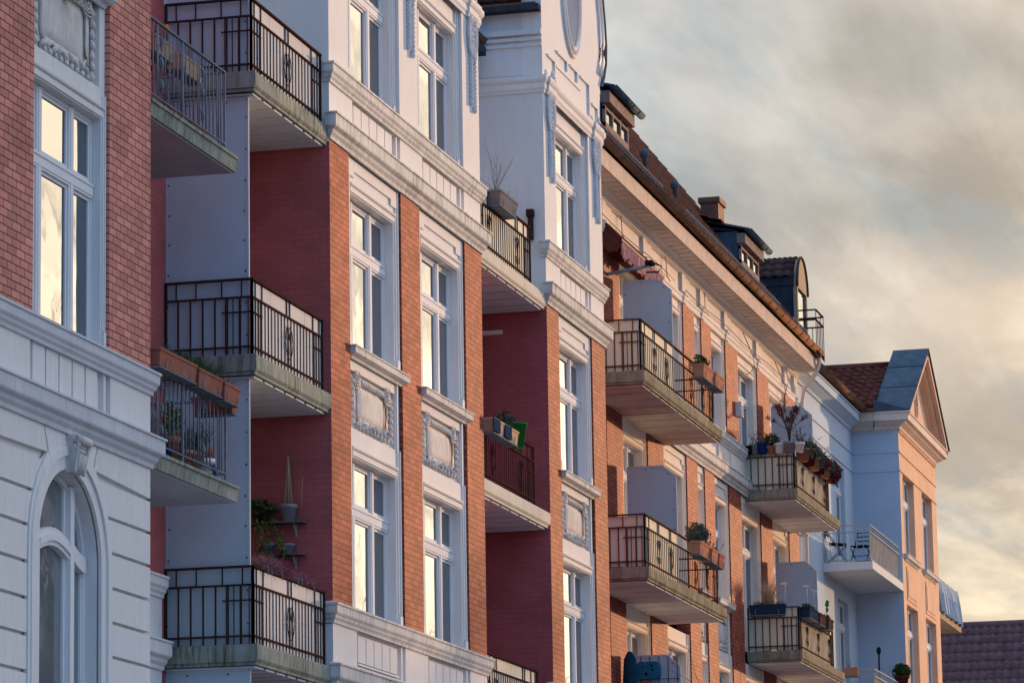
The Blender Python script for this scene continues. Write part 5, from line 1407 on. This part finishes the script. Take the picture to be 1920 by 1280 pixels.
bigbox(75.35, 75.95, 11.15, 'middle terracotta box with dry stalks on the second concrete balcony', TERRAL, 'dry', 74)
bigbox(76.1, 76.6, 11.14, 'small dark red box at the end of the second concrete balcony', TERRA, 'dry', 75)

# crowd of pots on the balcony near the gutter end
g = 'pots crowded on the plant balcony rail'
X = 86.42
side = ((16.08, .12, .20, BLACK, 'black pot nearest the wall on the plant balcony', None), (15.98, .12, .24, GREYP, 'metal grey pot second from the wall with dark stems', 'tw'),
        (15.80, .15, .26, BLUE, 'royal blue pot with bare stems on the plant balcony', 'tw'), (15.58, .13, .16, TERRA, 'low pot with a round olive bush on the plant balcony', 'bush'),
        (15.40, .13, .22, CERAM, 'white pot between the blue pot and the oleander', None), (15.16, .16, .24, GREYP, 'brown pot carrying the red-leaved oleander', 'ole'), (14.93, .12, .22, CERAM, 'pale grey pot at the balcony corner with dry twigs', 'tw2'))
for y, r, h, m, lab, k in side:
    t = pot('flower_pot', lab, 'flower pot', (X, y, 14.98), r, h, m, group=g)
    z = 14.98+h
    if k == 'tw': twigs(t, (X, y, z-.05), .42, 7, TWIG, int(y*10), .4, leaf=.04)
    if k == 'bush': foliage(t, (X, y, z+.15), .2, .19, .15, 800, .045, LEAF, 81)
    if k == 'tw2': twigs(t, (X, y, z-.05), .75, 12, TWIG, 83, .3, leaf=.03)
    if k == 'ole':
        b = MB(); lf = MB(); rnd = random.Random(9)
        for s in range(16):
            a = s/16*6.28; tip = Vector((X+.42*math.cos(a)*rnd.uniform(.4, 1), y+.05+.50*math.sin(a)*rnd.uniform(.3, 1), z+rnd.uniform(.50, .85)))
            mid = Vector((X+.04*math.cos(a), y+.05*math.sin(a), z+.3)); b.tube([(X, y, z-.04), mid, mid.lerp(tip, .6)+Vector((0, 0, .04)), tip], .012, 5, r1=.005)
            for q in range(38):
                u = rnd.uniform(.62, 1.12); c = mid.lerp(tip, u); d = Vector((rnd.gauss(0, .6), rnd.gauss(0, .6), rnd.uniform(.0, 1))).normalized()
                e = d.cross(Vector((0, 0, 1))).normalized()*.010; lf.add([c, c+d*.06+e, c+d*.14, c+d*.06-e], [(0, 1, 2, 3)])
        part('stem', b, TWIG, t); part('foliage', lf, LEAFR, t)
for i, (x, r, h, m, lab, k) in enumerate(((87.1, .15, .30, TERRA, 'brown box-like pot first along the front of the plant balcony', 'dry'), (87.9, .17, .34, mat('crimson_glaze', (.10, .015, .02), .35), 'large crimson pot on the front rail', 'red'),
        (88.6, .15, .30, TERRAL, 'pale terracotta pot between the two crimson ones', 'dry'), (89.3, .16, .34, mat('dark_crimson_glaze', (.09, .015, .02), .35), 'darker crimson pot on the front rail', 'dry'),
        (90.0, .15, .26, TERRAL, 'light terracotta pot with trailing plants on the front rail', 'red'), (90.8, .16, .26, TERRA, 'last pot on the front rail smothered in red leaves', 'red2'))):
    t = pot('flower_pot', lab, 'flower pot', (x, 14.96, 14.86), r, h, m, group=g); z = 14.86+h
    if k == 'dry': twigs(t, (x, 14.96, z-.04), .5, 14, TWIG, 90+i, .5, leaf=.05); foliage(t, (x+.15, 14.88, z-.02), .30, .17, .22, 460, .06, LEAFR if i > 2 else LEAFG, 195+i)
    if k == 'red': twigs(t, (x, 14.96, z), .5, 8, TWIG, 290+i, .5, leaf=.05); foliage(t, (x+.1, 14.90, z+.03), .36, .18, .20, 620, .06, LEAFG, 95+i)
    if k == 'red2': foliage(t, (x, 14.88, z-.02), .42, .18, .30, 900, .075, LEAFR, 99)
# lower plant balcony
t = trough('flower_box', 'long dark box with tall reed tuft on the side rail of the lower plant balcony', 'flower box', (86.42, 16.2), (86.42, 15.36), 11.26, .22, .24, m=NAVY, outward=(-1, 0))
grass(t, (86.42, 15.75, 11.45), .06, .1, .85, 260, STRAW, 101, .22, bw=.004); grass(t, (86.42, 15.75, 11.45), .08, .36, .2, 200, LEAF, 102, .5)
for i, (a, b_, lab) in enumerate(((86.7, 87.9, 'dark box at the corner of the lower plant balcony'), (88.1, 88.9, 'plain dark box in the middle of the lower plant balcony rail'), (89.3, 90.0, 'dark box holding the green frog-headed stick'))):
    t = trough('flower_box', lab, 'flower box', (a, YF-.03), (b_, YF-.03), 11.20, .24, .24, m=mat('brown_plastic', (.09, .05, .04), .5) if i else NAVY, group='dark boxes on the lower plant balcony')
    if i != 1: foliage(t, ((a+b_)/2, YF, 11.47), .42-.1*i, .12, .08, 500, .05, LEAF if i == 0 else LEAFR, 104+i, stems=False)
t = thing('garden_stick', 'bright green garden figure on a stick above the dark boxes', 'garden stick', (89.7, 14.97, 11.45)); b = MB(); b.tube([(89.7, 14.97, 11.4), (89.7, 14.97, 11.75)], .008, 5); part('stick', b, BLACK, t)
b = MB(); b.ell((89.7, 14.95, 11.80), .08, .05, .055, 0, 10, 7); b.ell((89.65, 14.94, 11.87), .035, .035, .035); b.ell((89.76, 14.94, 11.87), .035, .035, .035); b.ell((89.7, 14.95, 11.68), .05, .035, .06); part('figure', b, GREEN, t)
for i, (x, y, z0_, z) in enumerate(((86.45, 15.37, 11.42, 11.96), (87.0, 14.95, 11.42, 11.93), (88.0, 14.95, 11.42, 11.93))):
    t = thing('wind_spinner', ('wind spinner nearest the wall, white blades on a thin stick', 'middle white wind spinner on a thin stick', 'outermost white wind spinner on a thin stick')[i], 'wind spinner', (x, y, z0_), 'wind spinners')
    b = MB(); b.tube([(x, y, z0_), (x, y, z)], .005, 5); part('stick', b, CERAM, t)
    b = MB()
    for k in range(4):
        a = k*1.57+i*.4; b.add([(x, y-.01, z), (x+.02*math.cos(a+1.2), y-.02+.10*math.sin(a)*.3, z+.02), (x, y+.12*math.cos(a), z+.09*math.sin(a)), (x-.02, y+.05*math.cos(a-.5), z+.04*math.sin(a-.5))], [(0, 1, 2, 3)])
    b.ell((x-.01, y, z), .018, .018, .018); part('blade', b, CERAM, t)
# things on the lowest concrete balcony
t = thing('toy_cooler', 'rounded turquoise plastic box with round holes hung on the wire-covered screen', 'box', (72.95, 15.7, 8.56))
b = MB(); poly = []
for cy, cz, a0 in ((15.56, 8.84, 0), (15.84, 8.84, 90), (15.84, 8.68, 180), (15.56, 8.68, 270)):
    for k in range(5): a = R(a0+22.5*k); poly.append((cy-math.cos(a)*.09, cz+math.sin(a)*.09))
b.pyz(poly, 72.84, 73.03); part('body', b, TEAL, t)
b = MB()
for yy, zz, r_ in ((15.62, 8.85, .028), (15.60, 8.77, .025), (15.74, 8.83, .015), (15.79, 8.83, .015), (15.74, 8.69, .035)): b.ell((72.84, yy, zz), .012, r_, r_, 0, 10, 6)
part('hole', b, BLACK, t)
t = thing('wire_grid', 'thin dark wire grid tied over the grey screen of the lowest balcony', 'wire grid', (73.0, 15.6, 7))
b = MB()
for k in range(6): b.bar((73.03, 15.15+.18*k, 7.2), (73.03, 15.15+.18*k, 9.04), .010)
for k in range(5): b.bar((73.028, 15.12, 8.6-.35*k), (73.028, 16.05, 8.6-.35*k), .010)
part('wire', b, BLACK, t)
t = thing('closed_parasol', 'folded dark blue parasol leaning by the red pier of the lowest balcony', 'parasol', (72.4, 15.95, 6.7))
b = MB(); b.lathe(72.4, 15.95, [(.02, 6.75), (.03, 7.2), (.17, 7.3), (.16, 8.4), (.12, 8.95), (.05, 9.08), (.0, 9.1)], 12); part('canopy', b, TEALD, t)
b = MB(); b.tube([(72.4, 15.95, 6.7), (72.4, 15.95, 7.3)], .02, 6); part('pole', b, RAILW, t)

# folding chairs on the white balcony
def chair(x, y, z, rz, label, slat):
    t = thing('folding_chair', label, 'chair', (x, y, z), 'chairs on the white balcony'); c, s = math.cos(rz), math.sin(rz)
    def P(u, v, w): return (x+(u*c-v*s)*1.12, y+(u*s+v*c)*1.12, z+w*1.12)
    b = MB()
    for v in (-.2, .2):
        b.tube([P(.24, v, 0), P(-.02, v, .42), P(-.20, v, .72), P(-.24, v, .86)], .014, 6); b.tube([P(-.26, v, 0), P(.22, v, .44)], .014, 6)
    b.tube([P(.1, -.2, .22), P(.1, .2, .22)], .01, 5); b.tube([P(-.1, -.2, .12), P(-.1, .2, .12)], .01, 5)
    part('frame', b, BLACK if slat else RAILG, t)
    b = MB()
    if slat:
        for k in range(6): b.pyz([(0, 0)], 0, 0) if False else b.bar(P(-.16+.075*k, -.2, .445), P(-.16+.075*k, .2, .445), .05, .02)
    else:
        pts = [P(.22, -.2, .43), P(.22, .2, .43), P(-.18, .2, .46), P(-.18, -.2, .46)]; top_ = [(p[0], p[1], p[2]+.03) for p in pts]; b.add(pts+top_, [(3, 2, 1, 0), (4, 5, 6, 7), (0, 1, 5, 4), (1, 2, 6, 5), (2, 3, 7, 6), (3, 0, 4, 7)])
    part('seat', b, BLACK, t)
    b = MB()
    if slat:
        for w in (.60, .70, .80): b.bar(P(-.22, -.2, w), P(-.22, .2, w), .06, .02)
    else:
        n = 8; vs = []
        for k in range(n+1): a = math.pi*k/n; vs += [P(-.18-.03*math.sin(a), -.2*math.cos(a), .62), P(-.24-.03*math.sin(a), -.2*math.cos(a), .62+.10+.16*math.sin(a))]
        b.add(vs, [(2*i, 2*i+2, 2*i+3, 2*i+1) for i in range(n)]); b.tube(vs[1::2], .013, 5)
    part('backrest', b, BLACK, t)
chair(97.75, 15.98, 13.75, R(-80), 'folding chair with rounded back, nearest the railing end of the white balcony', False)
chair(98.3, 15.42, 13.75, R(165), 'slatted folding chair near the corner of the white balcony', True)
t = trough('flower_box', 'terracotta box on the side rail of the lower white balcony', 'flower box', (97.3, 15.85), (97.3, 15.45), 10.80, .22, .24, m=TERRAL, outward=(-1, 0))
twigs(t, (97.3, 15.7, 11.0), .25, 6, TWIG, 120, .4)
t = pot('flower_pot', 'dark pot with a leafy plant at the corner of the lower white balcony', 'flower pot', (101.6, 14.98, 10.86), .2, .30, mat('dark_red_pot', (.10, .03, .03), .6)); foliage(t, (101.6, 14.98, 11.30), .34, .24, .18, 700, .08, LEAF, 121)
t = thing('balcony_lamp', 'thin black lantern post on the lower white balcony', 'lamp', (99.8, 15.3, 10.05)); b = MB(); b.tube([(99.8, 15.3, 10.03), (99.8, 15.3, 11.62)], .022, 6); part('post', b, BLACK, t)
b = MB(); b.lathe(99.8, 15.3, [(.03, 11.58), (.06, 11.64), (.06, 11.72), (.02, 11.78)], 8); part('lantern', b, BLACK, t)

for o in bpy.data.objects:
    if '_wl' in o: del o['_wl']
